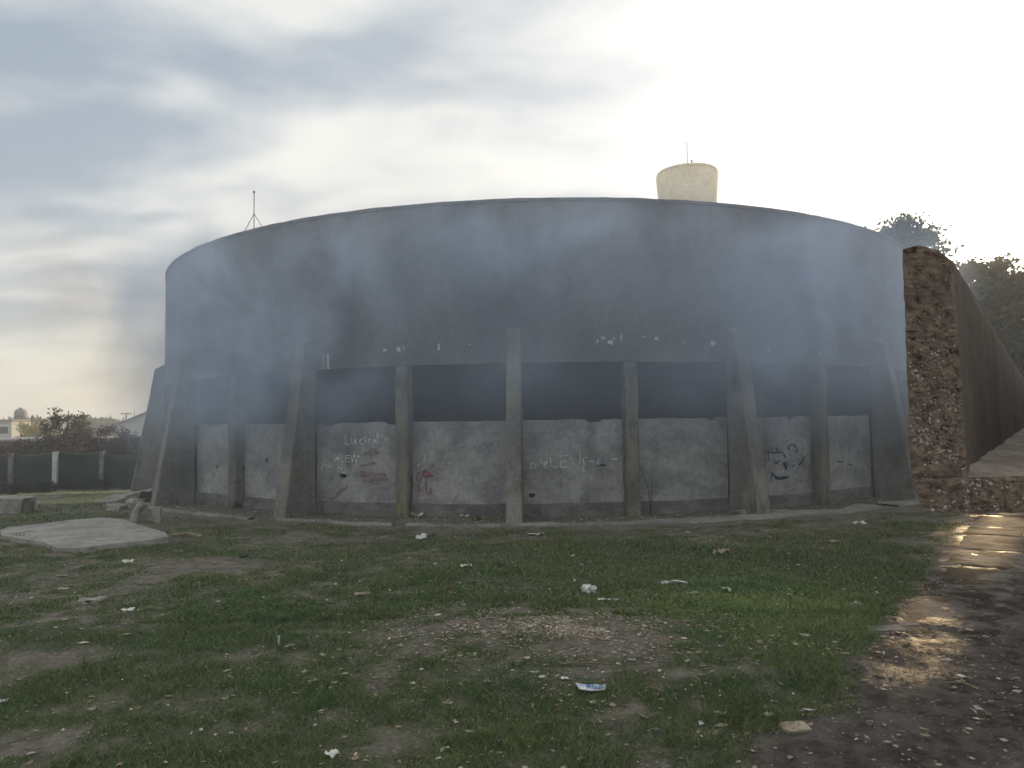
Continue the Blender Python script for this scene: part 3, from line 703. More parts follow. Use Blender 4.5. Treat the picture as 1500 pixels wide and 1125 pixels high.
# ------------------------------------------------------------------ chunks and litter
def chunk(name, loc, size, m, label, cat, rz=0, seed=0, sub=2, rough=.22, tilt=(0, 0), group=None):
    bm = bmesh.new(); bmesh.ops.create_cube(bm, size=1); bmesh.ops.bevel(bm, geom=bm.edges[:], offset=.06, segments=1, affect='EDGES')
    bmesh.ops.subdivide_edges(bm, edges=bm.edges[:], cuts=sub, use_grid_fill=True)
    for v_ in bm.verts:
        v_.co += noise.noise_vector(v_.co * 1.8 + Vector((seed * 3.7, 0, 0))) * rough + noise.noise_vector(v_.co * 6 + Vector((seed, 5, 0))) * rough * .25
        v_.co = Vector((v_.co.x * size[0], v_.co.y * size[1], v_.co.z * size[2]))
    me = bpy.data.meshes.new(name); bm.to_mesh(me); bm.free(); me.materials.append(m); me.polygons.foreach_set('use_smooth', [False] * len(me.polygons))
    o = bpy.data.objects.new(name, me); COL.objects.link(o); o.location = loc; o.rotation_euler = (tilt[0], tilt[1], rz); tag(o, label, cat, group); return o
# big broken slab, left
outl = [(0, 776), (12, 772), (60, 767), (110, 761), (150, 758), (178, 760), (205, 769), (243, 780), (246, 786), (205, 793), (160, 797), (128, 802), (85, 803), (62, 793), (30, 789), (2, 784)]
def slab_z(x, y): return .07 + .015 * (x + 6)
pts = []
for (u, v_) in outl:
    d = ray(u, v_); z = .10
    for _ in range(5): t_ = (z - CAM_H) / d.z; q = EYE + d * t_; z = slab_z(q.x, q.y) + tz(-6, 9.5) * .3
    pts.append(Vector((q.x, q.y, z)))
pc = sum(pts, Vector()) / len(pts); pts2 = []
for i in range(len(pts)):
    a, b_ = pts[i], pts[(i + 1) % len(pts)]; k = max(1, int((b_ - a).length / .12))
    for j in range(k): q = a.lerp(b_, j / k); nvq = noise.noise_vector(q * 9) * .014; q += Vector((nvq.x, nvq.y, 0)); pts2.append(q)
n = len(pts2); vs = [q - pc for q in pts2] + [Vector((q.x, q.y, q.z - .085)) - pc + noise.noise_vector(q * 5) * .02 for q in pts2]
inn = [(q - pc) * .985 + Vector((0, 0, .003)) for q in pts2]; vs += inn
fs = [(i, n + i, n + (i + 1) % n, (i + 1) % n) for i in range(n)] + [(i, (i + 1) % n, 2 * n + (i + 1) % n, 2 * n + i) for i in range(n)] + [tuple(2 * n + i for i in range(n)), tuple(n + i for i in reversed(range(n)))]
sl_ = pyobj('concrete_slab', vs, fs, M_slab); sl_.location = pc
tag(sl_, 'large flat broken concrete slab lying on the grass at the left', 'slab')
g0 = ground(12, 752)
chunk('concrete_block', (g0.x - .25, g0.y + .2, g0.z + .13), (.95, .5, .32), M_rubble, 'squat concrete block with a dark underside at the left edge beyond the slab', 'block', .05, 3, 2, .08)
g0 = ground(196, 768)
po = MB(); po.tube([(0, 0, -.05), (.05, .05, .2), (.13, .08, .34)], [.07, .072, .07], 8); o = po.build('broken_post', M_slab); o.location = (g0.x - .03, g0.y, g0.z)
tag(o, 'short broken concrete post stub leaning behind the flat slab', 'post')
o = chunk('concrete_lump', (g0.x + .32, g0.y + .1, g0.z + .13), (.13, .12, .22), M_rubble, 'small upright concrete lump right of the leaning post stub', 'lump', .4, 8)
rub = [(185, 737, .9, .35, 'pale flat concrete piece leaning at the foot of the far buttress'), (165, 742, .45, .22, 'grey rubble lump left of the pale flat piece by the buttress'),
       (148, 737, .35, .16, 'leftmost small rubble lump on the grass near the far buttress'), (172, 747, .28, .15, 'dark rubble piece nearest the flat slab by the far buttress'), (200, 744, .3, .22, 'rubble lump right beside the foot of the far buttress')]
for i, (u, v_, a, h, lb) in enumerate(rub):
    g0 = ground(u, v_); chunk('rubble', (g0.x, g0.y, g0.z + h * .25), (a, a * .7, h), M_rubble, lb, 'rubble', i, i + 20, 2, .25, (.1, -.15), None)
g0 = ground(252, 787); o = MB().tube([(0, 0, 0), (.25, -.05, .03), (.5, -.16, .0)], .022, 6).build('broken_stick', M_wood); o.location = g0 + Vector((0, 0, .03)); tag(o, 'broken grey stick at the right end of the flat slab', 'stick')
g0 = ground(1165, 1067); o = chunk('flat_stone', (g0.x, g0.y, g0.z - .004), (.13, .10, .04), M_tan, 'flat tan stone half sunk in mud at the lower right', 'stone', .2, 40, 2, .2)
g0 = ground(1100, 749); chunk('flat_stone', (g0.x + .12, g0.y - .25, g0.z + .02), (.8, .16, .07), M_apron, 'long flat pale stone in front of the large right buttress', 'stone', .05, 41, 2, .15)
g0 = ground(1296, 922); chunk('flat_stone', (g0.x, g0.y, g0.z - .012), (.26, .14, .05), M_apron, 'flat grey-brown stone where grass meets the muddy path', 'stone', .1, 42, 2, .15)

def paper(name, u, v_, w, l, rz, m, label, cat, bend=.3, seed=0, lift=.01, nn=8, group=None):
    """a thin creased sheet with thickness; w,l metres"""
    g0 = ground(u, v_); top = []; w *= .85; l *= .85
    for j in range(nn + 1):
        for i in range(nn + 1):
            a, b_ = i / nn - .5, j / nn - .5; q = Vector((a, b_, seed * 3.3))
            z = .55 * bend * w * (noise.noise(q * 2.6) + .5 * noise.noise(q * 6) + .35); ex = 1 + .25 * noise.noise(Vector((a * 3, b_ * 3, seed + 9)))
            top.append(Vector((a * w * ex, b_ * l * ex, max(0, z) + lift)))
    m_ = nn + 1; vs = top + [t_ - Vector((0, 0, .0015)) for t_ in top]; h = m_ * m_; fs = []
    for j in range(nn):
        for i in range(nn): p_ = j * m_ + i; fs += [(p_, p_ + 1, p_ + m_ + 1, p_ + m_), (h + p_, h + p_ + m_, h + p_ + m_ + 1, h + p_ + 1)]
    bd = [(i, i + 1) for i in range(nn)] + [(nn * m_ + i + 1, nn * m_ + i) for i in range(nn)] + [((j + 1) * m_, j * m_) for j in range(nn)] + [(j * m_ + nn, (j + 1) * m_ + nn) for j in range(nn)]
    fs += [(b2, a2, h + a2, h + b2) for a2, b2 in bd]
    o = pyobj(name, vs, fs, m); o.location = g0; o.rotation_euler.z = rz; tag(o, label, cat, group); return o
# flattened carton with blue print
g0 = ground(866, 1012); cw, cl_ = .17, .085
car = empty('drink_carton', g0 + Vector((0, 0, .012)), 'flattened white carton with blue print lying on the grass in the lower middle', 'carton')
car.rotation_euler.z = -.06
def cq(x, y): # local sheet height
    return .006 + .010 * abs(x / .085) ** 1.5 + .006 * noise.noise(Vector((x * 18, y * 18, 1)))
outer = [(-.092, .052), (-.03, .047), (.045, .049), (.052, .036), (.088, .032), (.080, -.045), (.02, -.040), (.005, -.046), (-.03, -.040), (-.068, -.042)]
vs = [(0, 0, cq(0, 0) + .004)] + [(x, y, cq(x, y)) for x, y in outer] + [(0, 0, 0)] + [(x, y, cq(x, y) - .003) for x, y in outer]; k = len(outer)
fs = [(0, 1 + i, 1 + (i + 1) % k) for i in range(k)] + [(k + 1, k + 2 + (i + 1) % k, k + 2 + i) for i in range(k)] + [(1 + i, k + 2 + i, k + 2 + (i + 1) % k, 1 + (i + 1) % k) for i in range(k)]
M_carton = flat('carton_white', (.70, .76, .80), .5); M_blue = flat('carton_blue', (.08, .20, .50), .5); M_blue2 = flat('carton_pale_blue', (.28, .42, .66), .5)
pyobj('carton_sheet', vs, fs, M_carton, car)
def patch(name, x0, x1, y0, y1, m, dz=.006):
    vs = [(x, y, cq(x, y) + dz) for y in (y0, y1) for x in np.linspace(x0, x1, 5)]; pyobj(name, vs, [(i, i + 1, i + 6, i + 5) for i in range(4)], m, car)
patch('blue_print', -.030, -.002, -.012, .030, M_blue, .008); patch('blue_print', .004, .012, -.006, .032, M_blue, .009); patch('pale_print', .014, .070, -.028, .018, M_blue2, .006)
patch('small_print', -.052, -.047, -.004, .012, M_blue, .008); patch('small_print', -.064, -.058, .0, .012, M_paintr, .008)
LIT = [(827, 996, .045, .04, .4, M_paper, 'small white paper scrap just left of the printed carton', .4),
 (891, 880, .20, .05, -.1, M_paper, 'long narrow white paper strip below the crumpled ball in the middle of the grass', .12),
 (617, 790, .16, .12, .3, M_paper, 'pale crumpled plastic bag standing on the grass near the building', .9),
 (785, 784, .26, .12, .1, M_paper, 'wide flattened white wrapper on the grass in front of the central buttress', .25),
 (683, 831, .14, .08, .2, M_paper, 'torn white wrapper left of the black and white packet', .5),
 (733, 829, .12, .06, -.7, M_blackp, 'dark packet with a turned edge on the grass left of centre', .5),
 (530, 871, .16, .10, .3, M_tan, 'flat beige card on the grass left of centre', .15),
 (188, 825, .12, .09, 0, M_paper, 'white crumpled scrap on the grass below the flat slab', .6),
 (90, 845, .13, .06, .2, M_tan, 'pale bit of card on the left grass below the slab', .2),
 (92, 864, .11, .06, .5, M_greenp, 'greenish wrapper on the left grass, nearer than the pale card', .2),
 (136, 880, .26, .14, .1, M_rubble, 'flat greyish crumpled bag in the left grass', .2),
 (188, 895, .10, .07, .3, M_paper, 'small white scrap right of the greyish bag', .4),
 (985, 856, .30, .09, .0, M_paper, 'long ragged white plastic strip right of the crumpled ball', .25),
 (1058, 812, .26, .12, .0, M_tan, 'beige torn bag on the grass near the right buttress', .5),
 (1067, 868, .09, .12, .5, M_greenp, 'pale green wrapper standing in the grass right of centre', .9),
 (1014, 870, .12, .05, .1, M_paper, 'thin white scrap between the long plastic strip and green wrapper', .2),
 (487, 1108, .065, .07, .8, M_paper, 'folded white scrap at the bottom of the grass left of centre', .6),
 (656, 1032, .065, .04, .1, M_tan, 'small cream card at the lower middle left of the carton', .15),
 (424, 948, .09, .04, .7, M_tan, 'narrow yellowish paper beside the tiny upright stub', .3),
 (458, 1000, .07, .03, .9, M_tan, 'curled tan leaf low on the left middle grass', .4),
 (1128, 1050, .06, .04, .2, M_greenp, 'white and green wrapper near the flat tan stone', .5),
 (1060, 1048, .05, .025, .1, M_paper, 'tiny white slip on the grass below the carton to its right', .3),
 (1030, 977, .05, .025, 0, M_tan, 'small orange-tan chip on worn ground right of the chips', .2),
 (1252, 888, .11, .09, .5, M_paper, 'pale crumpled paper on the bright grass by the path', .5),
 (1283, 871, .07, .05, .3, M_paper, 'white scrap at the dark edge of the path', .4),
 (490, 1002, .05, .03, .3, M_tan, 'tiny cream chip beside the curled leaf', .3),
 (5, 1029, .06, .04, .3, M_paper, 'white scrap at the left edge low in the grass', .3),
 (610, 757, .26, .12, .05, M_paper, 'white box-like packet at the foot of the wall between two columns', .6),
 (680, 757, .16, .12, .05, M_paper, 'pale bag tangled in weeds at the foot of the wall', .6),
 (357, 817, .14, .07, .05, M_blackp, 'black plastic scrap on the grass right of the slab', .5),
 (259, 809, .18, .06, .05, M_tan, 'flat pale strip on the grass just right of the slab', .2),
 (1222, 795, .14, .08, .05, M_tan, 'pale torn paper on the far right grass', .4),
 (1260, 768, .22, .10, .05, M_paper, 'whitish bag on the far right grass below the last buttress', .4),
 (660, 862, .08, .06, .05, M_brownl, 'curled brown leaf on the grass left of the chips', .7)]
for i, (u, v_, w, l, rz, m, lb, bd) in enumerate(LIT):
    nm = lb.split(); cat = next((c for c in ('bag', 'scrap', 'wrapper', 'packet', 'card', 'strip', 'leaf', 'paper', 'slip', 'chip') if c in nm), 'litter')
    paper({'bag': 'plastic_bag', 'scrap': 'paper_scrap', 'wrapper': 'wrapper', 'packet': 'packet', 'card': 'card_piece', 'strip': 'plastic_strip', 'leaf': 'dead_leaf', 'paper': 'waste_paper', 'slip': 'paper_slip', 'chip': 'wood_chip'}[cat], u, v_, w, l, rz, m, lb, cat, bd, i + 1)
g0 = ground(863, 869); o = chunk('crumpled_ball', (g0.x, g0.y, g0.z + .03), (.10, .09, .07), M_paper, 'crumpled whitish plastic ball in the middle of the grass above the paper strip', 'plastic ball', .3, 55, 3, .5)
g0 = ground(408, 944); o = MB().tube([(0, 0, -.01), (.003, 0, .062)], .008, 8).build('stub', M_post); o.location = g0; tag(o, 'tiny upright pale stub in the grass on the left', 'stub')
for (u, v_, pts_, lb) in ((945, 1010, [(0, 0, 0), (.05, -.02, .008), (.10, -.06, .0)], 'short brown stick right of the printed carton'),
                        (850, 975, [(-.12, .01, 0), (-.04, -.015, .01), (.05, -.012, .008), (.13, .02, .0)], 'thin bent twig on worn ground above the carton'),
                        (812, 985, [(-.05, .03, 0), (.0, .0, .01), (.03, -.03, 0)], 'dark twig pointing at the small scrap by the carton'),
                        (1410, 1010, [(-.06, .08, .0), (.0, .0, .03), (.05, -.07, .02)], 'thin twig lying across the muddy gravel')):
    g0 = ground(u, v_); o = MB().tube(pts_, .005, 5).build('twig', M_wood); o.location = g0 + Vector((0, 0, .012)); tag(o, lb, 'twig')
# bare weed at the wall right of the mossy column
a_, z_ = ray_cyl(948, 728, RP + .08); wp = C0 + Vector(P(a_, R + .12, .2))
wd = empty('bare_weed', (wp.x, wp.y, tz(wp.x, wp.y)), 'thin leafless weed growing against the wall right of the rounded column', 'weed')
for k in range(7):
    a = random.uniform(-.5, .5); h = random.uniform(.45, .85)
    MB().tube([(0, 0, 0), (a * .12, random.uniform(-.05, .05), h * .5), (a * .55, random.uniform(-.1, .1), h)], [.006, .004, .002], 4).tube([(a * .2, 0, h * .55), (a * .2 + .1, 0, h * .85)], .002, 3).build('stem', M_bark, wd)
weeds = [(30, 792, 'tuft of weeds at the near left corner of the slab', .14), (50, 795, 'second tuft of weeds just right of the one at the slab corner', .10), (1085, 748, 'low weed tuft at the foot of the large right buttress', .12), (700, 762, 'low weed tuft left of the central buttress foot', .12)]
for (u, v_, lb, h) in weeds:
    g0 = ground(u, v_); m_ = MB()
    for k in range(26):
        a = random.uniform(0, 6.28); r = random.uniform(.02, .09); hh = h * random.uniform(.5, 1.1); x0, y0 = random.gauss(0, .04), random.gauss(0, .03); w_ = .004
        m_.add([(x0 - w_, y0, 0), (x0 + w_, y0, 0), (x0 + math.cos(a) * r, y0 + math.sin(a) * r, hh)], [(0, 1, 2)])
    o = m_.build('weed_tuft', flat('weed', (.06, .08, .03))); o.location = g0 + Vector((0, 0, -.005)); tag(o, lb, 'weeds')

# ------------------------------------------------------------------ trees
def skip_sun(P_):   # foliage gaps are cut along the sun's line to light the path
    return None
GAPS = [(ground(1425, 785), .50), (ground(1462, 772), .50), (ground(1335, 925), .30)]  # leaves removed here so sun reaches these ground patches
def tree(name, base, height, crown, nclump, nleaf, leaf, cols, label, cat='tree', trunk_r=.25, seed=0, clump=.7, group=None, gaps=False, bare=False):
    """crown: list of (dx,dy,z,rx,ry,rz) lobes relative to base"""
    rg_ = np.random.default_rng(seed); rd = random.Random(seed)
    root = empty(name, base, label, cat, group)
    tb = MB(); zt = height * .55
    tb.tube([(0, 0, -.3), (.04, .03, zt * .5), (-.05, 0, zt), (0, 0, height * .85)], [trunk_r * 1.25, trunk_r, trunk_r * .7, trunk_r * .2], 8)
    L = []
    for (dx, dy, z, rx, ry, rz) in crown:
        k = max(3, int(nclump * (rx * rz) / sum(c[3] * c[5] for c in crown)))
        d = rg_.normal(size=(k, 3)); d /= np.linalg.norm(d, axis=1)[:, None]; r = .35 + .65 * rg_.random(k) ** .5
        c = np.array([dx, dy, z]) + d * r[:, None] * np.array([rx, ry, rz]) * (.82 + .3 * rg_.random(k))[:, None]; L.append(c)
        for c_ in c[:max(4, k // (2 if bare else 5))]:
            s0 = Vector((0, 0, min(height * .8, max(height * .2, c_[2] * .55)))); tb.tube([s0, s0.lerp(Vector(c_), .5) + Vector((0, 0, -.1 * rz)), Vector(c_)], [trunk_r * .35, trunk_r * .2, trunk_r * .05], 5)
    cl_ = np.concatenate(L); tb.build('trunk', M_bark, root)
    k = max(1, nleaf // len(cl_)); n = k * len(cl_); cen = np.repeat(cl_, k, 0); o_ = rg_.normal(size=(n, 3)) * clump * np.array([.5, .5, .34]); p_ = cen + o_
    if gaps:
        b_ = np.array(base); keep = np.ones(n, bool); sd = np.array(SUN_D)
        for g_, g_r in GAPS:
            q = p_ + b_ - np.array(g_); tt = q @ sd; dd = np.linalg.norm(q - tt[:, None] * sd, axis=1); keep &= dd > g_r
        p_ = p_[keep]; n = len(p_)
        cen = cen[keep]
    d1 = rg_.normal(size=(n, 3)); d1 /= np.linalg.norm(d1, axis=1)[:, None]; d2 = np.cross(d1, rg_.normal(size=(n, 3))); d2 /= np.linalg.norm(d2, axis=1)[:, None]
    s = leaf * (.6 + .8 * rg_.random(n))[:, None]
    V = np.stack([p_ - d1 * s, p_ + d2 * s * .45, p_ + d1 * s, p_ - d2 * s * .45], 1).reshape(-1, 3); F = np.arange(4 * n).reshape(-1, 4)
    tone = (rg_.random(n) * .7 + .6)[:, None] * (1 + .35 * np.sin(cen[:, :1] * 3.1 + cen[:, 2:3] * 2.3)); ci = np.array(cols)[rg_.integers(0, len(cols), n)] * tone
    o = npmesh('crown', V, F, M_leaf, np.repeat(ci, 4, 0)); o.parent = root; return root
GR = [(.04, .075, .03), (.055, .095, .038), (.035, .06, .028)]
# right-hand trees (sun stands in the notch between them)
b1 = at(1318, 608, 33); b1.z = -.1
tree('broadleaf_tree', b1, 11.2, [(-.5, 0, 8.6, 1.8, 1.8, 1.5), (.4, 0, 9.4, 1.6, 1.6, 1.6), (-1.7, .3, 7.6, 1.5, 1.8, 1.3), (.2, 0, 6.6, 2.2, 2.3, 2.0), (.9, -.3, 4.2, 1.5, 1.8, 2.2)], 300, 34000, .12, GR, 'broad leafy tree rising behind the right end of the round building', seed=1, gaps=True, clump=.55)
b2 = at(1452, 606, 31); b2.z = -.1
tree('broadleaf_tree', b2, 9.6, [(-.1, 0, 7.5, 1.5, 1.8, 1.1), (-1.0, 0, 6.3, 1.0, 1.5, 1.3), (.9, 0, 6.4, 1.6, 1.8, 1.6), (0, 0, 4.3, 1.9, 2, 2.2), (-1.2, 0, 3., 1.3, 1.5, 2.2)], 220, 27000, .12, GR, 'leafy tree behind the raised channel right of the sun gap', seed=2, gaps=True, clump=.5)
b3 = at(1545, 604, 27); b3.z = -.1
WG = [(.07, .085, .03), (.10, .085, .035), (.045, .06, .022)]
tree('broadleaf_tree', b3, 8.2, [(-.6, 0, 6.0, 1.3, 1.5, 1.6), (.7, 0, 6.1, 1.5, 1.6, 1.4), (-1.0, 0, 3.6, 1.2, 1.5, 1.8), (.4, 0, 3.6, 1.8, 1.6, 2.)], 110, 9500, .12, WG, 'yellow-green tree with warm sunlit gaps at the right edge behind the channel', seed=3, clump=.45)
b4 = at(1640, 604, 30); b4.z = -.1
tree('broadleaf_tree', b4, 10, [(0, 0, 7.2, 2.4, 2, 2.0), (0, 0, 4, 2.4, 2, 2.6)], 110, 9000, .13, GR, 'tall tree beyond the right edge of the view', seed=4, clump=.6)
# left background
bb = at(100, 626, 31); bz = tz(bb.x, bb.y)
PG = [(.07, .075, .05), (.06, .055, .045), (.085, .09, .06)]
tree('feathery_tree', (bb.x, bb.y, bz), 3.6, [(0, 0, 2.75, .7, .7, .6), (-.3, 0, 2.2, 1.1, 1, .6), (.4, 0, 2.2, 1.1, 1, .6), (0, 0, 1.5, 1.5, 1.2, .7)], 90, 3300, .065, PG, 'feathery small tree with a pointed top above the dark hedge', trunk_r=.07, seed=5, clump=.22, bare=True)
BU = [(.050, .040, .038), (.040, .042, .032), (.065, .050, .045)]
bsh = [(30, 645, 31, 1.2, 'low dull bush near the white house'), (72, 640, 30, 1.3, 'dark bush left of the feathery tree foot'), (118, 633, 30, 1.5, 'purplish bush under the feathery tree'), (148, 626, 29, 1.6, 'tallest dark bush right of the feathery tree'),
       (172, 630, 29, 1.5, 'dark bush between the feathery tree and the T-shaped lamp'), (198, 634, 28, 1.4, 'dark bush touching the far buttress'), (222, 640, 30, 1.4, 'dark bush half behind the far buttress'), (8, 652, 30, 1.1, 'low bush at the left edge behind the fence')]
for i, (u, v_, Yd, w_, lb) in enumerate(bsh):
    top = at(u, v_ - 4, Yd); z0 = tz(top.x, top.y); h = max(.9, top.z - z0)
    tree('bush', (top.x, top.y, z0), h, [(0, 0, h * .55, w_ * .8, w_ * .7, h * .42), (.3, 0, h * .35, w_, w_ * .8, h * .35)], 55, 3800, .06, BU, lb, 'bush', .05, 30 + i, .28)
yb = at(53, 622, 55); tree('yellow_tree', (yb.x, yb.y, -2.6), 5.2, [(0, 0, 4.1, 1.1, 1, .8), (0, 0, 3.3, 1.3, 1, .8)], 50, 2200, .12, [(.30, .28, .05), (.22, .22, .06)], 'bright yellow-green tree beside the utility pole far left', trunk_r=.1, seed=51, clump=.4)

# fence with dark shade cloth
def fpt(u, v_=None):
    # fence line runs from the left edge towards the far buttress
    f = (u + 40) / 270; a = Vector((-19.5, 24.6, 0)); b_ = Vector((-13.0, 26.6, 0)); d = ray(u, 700)
    # intersect ray plan with line a-b
    k = (a.x * d.y - a.y * d.x) / (-(b_.x - a.x) * d.y + (b_.y - a.y) * d.x); q = a + (b_ - a) * k; return q
fence = empty('fence', fpt(80), 'long wire fence hung with dark green shade cloth beyond the verge at the left', 'fence'); fo = fence.location.copy()
prev = None
us = [-60, 17, 82, 150, 222, 300]
for i in range(len(us) - 1):
    a, b_ = fpt(us[i]), fpt(us[i + 1]); vs = []; fs = []; n = 26
    for j in range(n + 1):
        f = j / n; q = a.lerp(b_, f); zg = tz(q.x, q.y); tp = zg + 1.38 - .10 * math.sin(f * math.pi) + .03 * noise.noise(Vector((q.x * 2, 0, i))) - (.1 if us[i] >= 150 else 0)
        for k in range(7):
            z = zg + .02 + (tp - zg - .02) * k / 6; off_ = .03 * noise.noise(Vector((q.x * 1.6, z * 1.3, 4)))
            for sd in (0, 1): vs.append((q.x - fo.x, q.y - fo.y + .05 + off_ + sd * .006, z - fo.z))
    for j in range(n):
        for k in range(6):
            p_ = (j * 7 + k) * 2; q_ = p_ + 14; fs += [(p_, q_, q_ + 2, p_ + 2), (p_ + 1, p_ + 3, q_ + 3, q_ + 1)]
        p_ = (j * 7 + 6) * 2; fs.append((p_, p_ + 14, p_ + 15, p_ + 1))
    pyobj('shade_cloth', vs, fs, M_cloth, fence, True)
    hm = MB(); hm.tube([(vs[(j * 7 + 6) * 2][0], vs[(j * 7 + 6) * 2][1], vs[(j * 7 + 6) * 2][2] + .01) for j in range(0, n + 1, 2)], .014, 5); hm.build('top_cord', M_metal, fence)
for u in us:
    q = fpt(u); zg = tz(q.x, q.y); MB().box((q.x - fo.x, q.y - fo.y - .05, zg + .66 - fo.z), (.16 if u == 82 else .13, .13, 1.45), .1).build('post', M_post if u == 82 else M_plinth, fence)
# low plants before the fence
HD = [(.02, .035, .022), (.03, .045, .028)]
for i, (u, lb) in enumerate(((-5, 'low green weeds at the fence foot by the left edge'), (48, 'low green weeds at the fence foot between the two pale posts'), (118, 'low green weeds at the fence foot right of the pale post'), (185, 'low green weeds at the fence foot near the far buttress'))):
    q = fpt(u) - Vector((0, .35, 0)); tree('low_shrub', (q.x, q.y, tz(q.x, q.y)), .45, [(0, 0, .2, 1.1, .2, .2), (.5, 0, .18, .8, .2, .16)], 40, 2200, .035, HD, lb, 'weeds', .02, 70 + i, .12)
# houses
hw = empty('white_house', at(0, 660, 60), 'plain white house block with a flat roof at the far left', 'house'); ho = hw.location.copy(); hw.location.z = -2.7; ho = hw.location.copy()
xl, xr = at(-60, 620, 60).x, at(17, 620, 60).x; zt = at(10, 617, 60).z
MB().box(((xl + xr) / 2 - ho.x, 2.5, (zt - ho.z) / 2), (xr - xl, 5, zt - ho.z)).build('wall', M_hwhite, hw)
MB().box(((xl + xr) / 2 - ho.x, 2.5, zt - ho.z + .08), (xr - xl + .3, 5.3, .14)).build('roof', M_hgrey, hw)
MB().box((at(3, 625, 60).x - ho.x, -.03, zt - ho.z - .75), (1.0, .06, .55)).build('window', M_window, hw)
wt = empty('roof_tank', (at(12, 612, 60).x, 61.5, zt + .15), 'dark rounded water tank standing on the white house roof', 'water tank')
MB().tube([(0, 0, 0), (0, 0, .65), (0, 0, .85), (0, 0, .95)], [.48, .48, .36, .15], 12).build('vessel', M_hgrey, wt, True); MB().tube([(0, 0, .95), (0, 0, 1.02)], .12, 8).build('lid', M_metal, wt)
hg = empty('grey_house', (at(38, 630, 68).x, 68, -2.9), 'low grey house between the white house and the yellow tree', 'house'); zt = at(38, 620, 68).z + 2.9
MB().box((0, 2, zt / 2), (3.1, 4, zt)).build('wall', M_hgrey, hg); MB().box((0, 2, zt + .06), (3.4, 4.3, .12)).build('roof', M_hwhite, hg); MB().box((-.6, -.02, zt - .8), (.7, .05, .6)).build('window', M_window, hg)
hr = empty('red_wall_house', (at(45, 650, 38).x, 38, tz(-26, 38)), 'long low reddish outbuilding behind the left fence', 'outbuilding'); zt = at(45, 645, 38).z - hr.location.z
MB().box((0, 1.5, zt / 2), (5.4, 3, zt)).build('wall', M_roof, hr); MB().box((0, 1.5, zt + .05), (5.8, 3.4, .1), 0, (.02, 0)).build('roof', M_hgrey, hr)
hp = empty('pale_hall', (at(214, 630, 52).x, 52, -2.5), 'pale gabled hall half hidden behind the far buttress', 'building'); zt = at(214, 622, 52).z + 2.5; zr = at(214, 606, 52).z + 2.5
MB().add([(-2.2, 0, 0), (2.2, 0, 0), (2.2, 0, zt), (0, 0, zr), (-2.2, 0, zt), (-2.2, 6, 0), (2.2, 6, 0), (2.2, 6, zt), (0, 6, zr), (-2.2, 6, zt)], [(0, 1, 2, 3, 4), (9, 8, 7, 6, 5), (0, 5, 6, 1), (1, 6, 7, 2), (4, 9, 5, 0)]).build('wall', M_hwhite, hp)
MB().add([(-2.4, -.2, zt - .12), (0, -.2, zr + .06), (2.4, -.2, zt - .12), (-2.4, 6.2, zt - .12), (0, 6.2, zr + .06), (2.4, 6.2, zt - .12), (-2.4, -.2, zt - .04), (0, -.2, zr + .14), (2.4, -.2, zt - .04), (-2.4, 6.2, zt - .04), (0, 6.2, zr + .14), (2.4, 6.2, zt - .04)],
         [(0, 1, 4, 3), (1, 2, 5, 4), (6, 9, 10, 7), (7, 10, 11, 8), (0, 6, 7, 1), (1, 7, 8, 2), (0, 3, 9, 6), (2, 8, 11, 5)]).build('roof', M_hgrey, hp)
# poles, wires, lamp
poles = []
for (u, v0, Yd, lb) in ((47, 609, 58, 'utility pole just left of the yellow tree far left'), (34, 616, 66, 'thin utility pole between the white house and the yellow tree'), (62, 628, 50, 'short pale pole right of the yellow tree')):
    tpn = at(u, v0, Yd); o = empty('utility_pole', (tpn.x, Yd, -2.8), lb, 'pole'); h = tpn.z + 2.8
    MB().tube([(0, 0, 0), (0, 0, h)], [.09, .06], 8).build('pole', M_post if u == 62 else M_bark, o); MB().box((0, 0, h - .25), (.5, .06, .06)).build('crossarm', M_bark, o); poles.append(tpn)
for i, (a, b_, lb) in enumerate(((at(47, 612, 58), at(165, 612, 62), 'upper thin wire running from the utility pole to the right'), (at(-10, 619, 58), at(130, 617, 60), 'lower thin wire crossing above the rooftops'), (at(47, 616, 58), at(200, 617, 62), 'middle thin wire sagging behind the feathery tree'))):
    pts_ = [a.lerp(b_, k / 12) - Vector((0, 0, .25 * math.sin(math.pi * k / 12))) for k in range(13)]; o = MB().tube([q - a for q in pts_], .014, 4).build('overhead_wire', M_blackp); o.location = a; tag(o, lb, 'wire')
lp = at(185, 606, 56); o = empty('street_lamp', (lp.x, 56, -2.6), 'T-shaped double lamp on a pole above the dark bushes', 'street lamp'); h = lp.z + 2.6
MB().tube([(0, 0, 0), (0, 0, h)], .05, 6).build('pole', M_metal, o)
for s_ in (-1, 1): MB().box((s_ * .22, 0, h), (.34, .14, .09)).build('lamp_head', M_metal, o)
lp = at(197, 598, 60); o = MB().tube([(0, 0, 0), (0, 0, lp.z + 2.5)], .02, 5).build('radio_mast', M_metal); o.location = (lp.x, 60, -2.5); tag(o, 'hair-thin mast just right of the T-shaped lamp', 'mast')

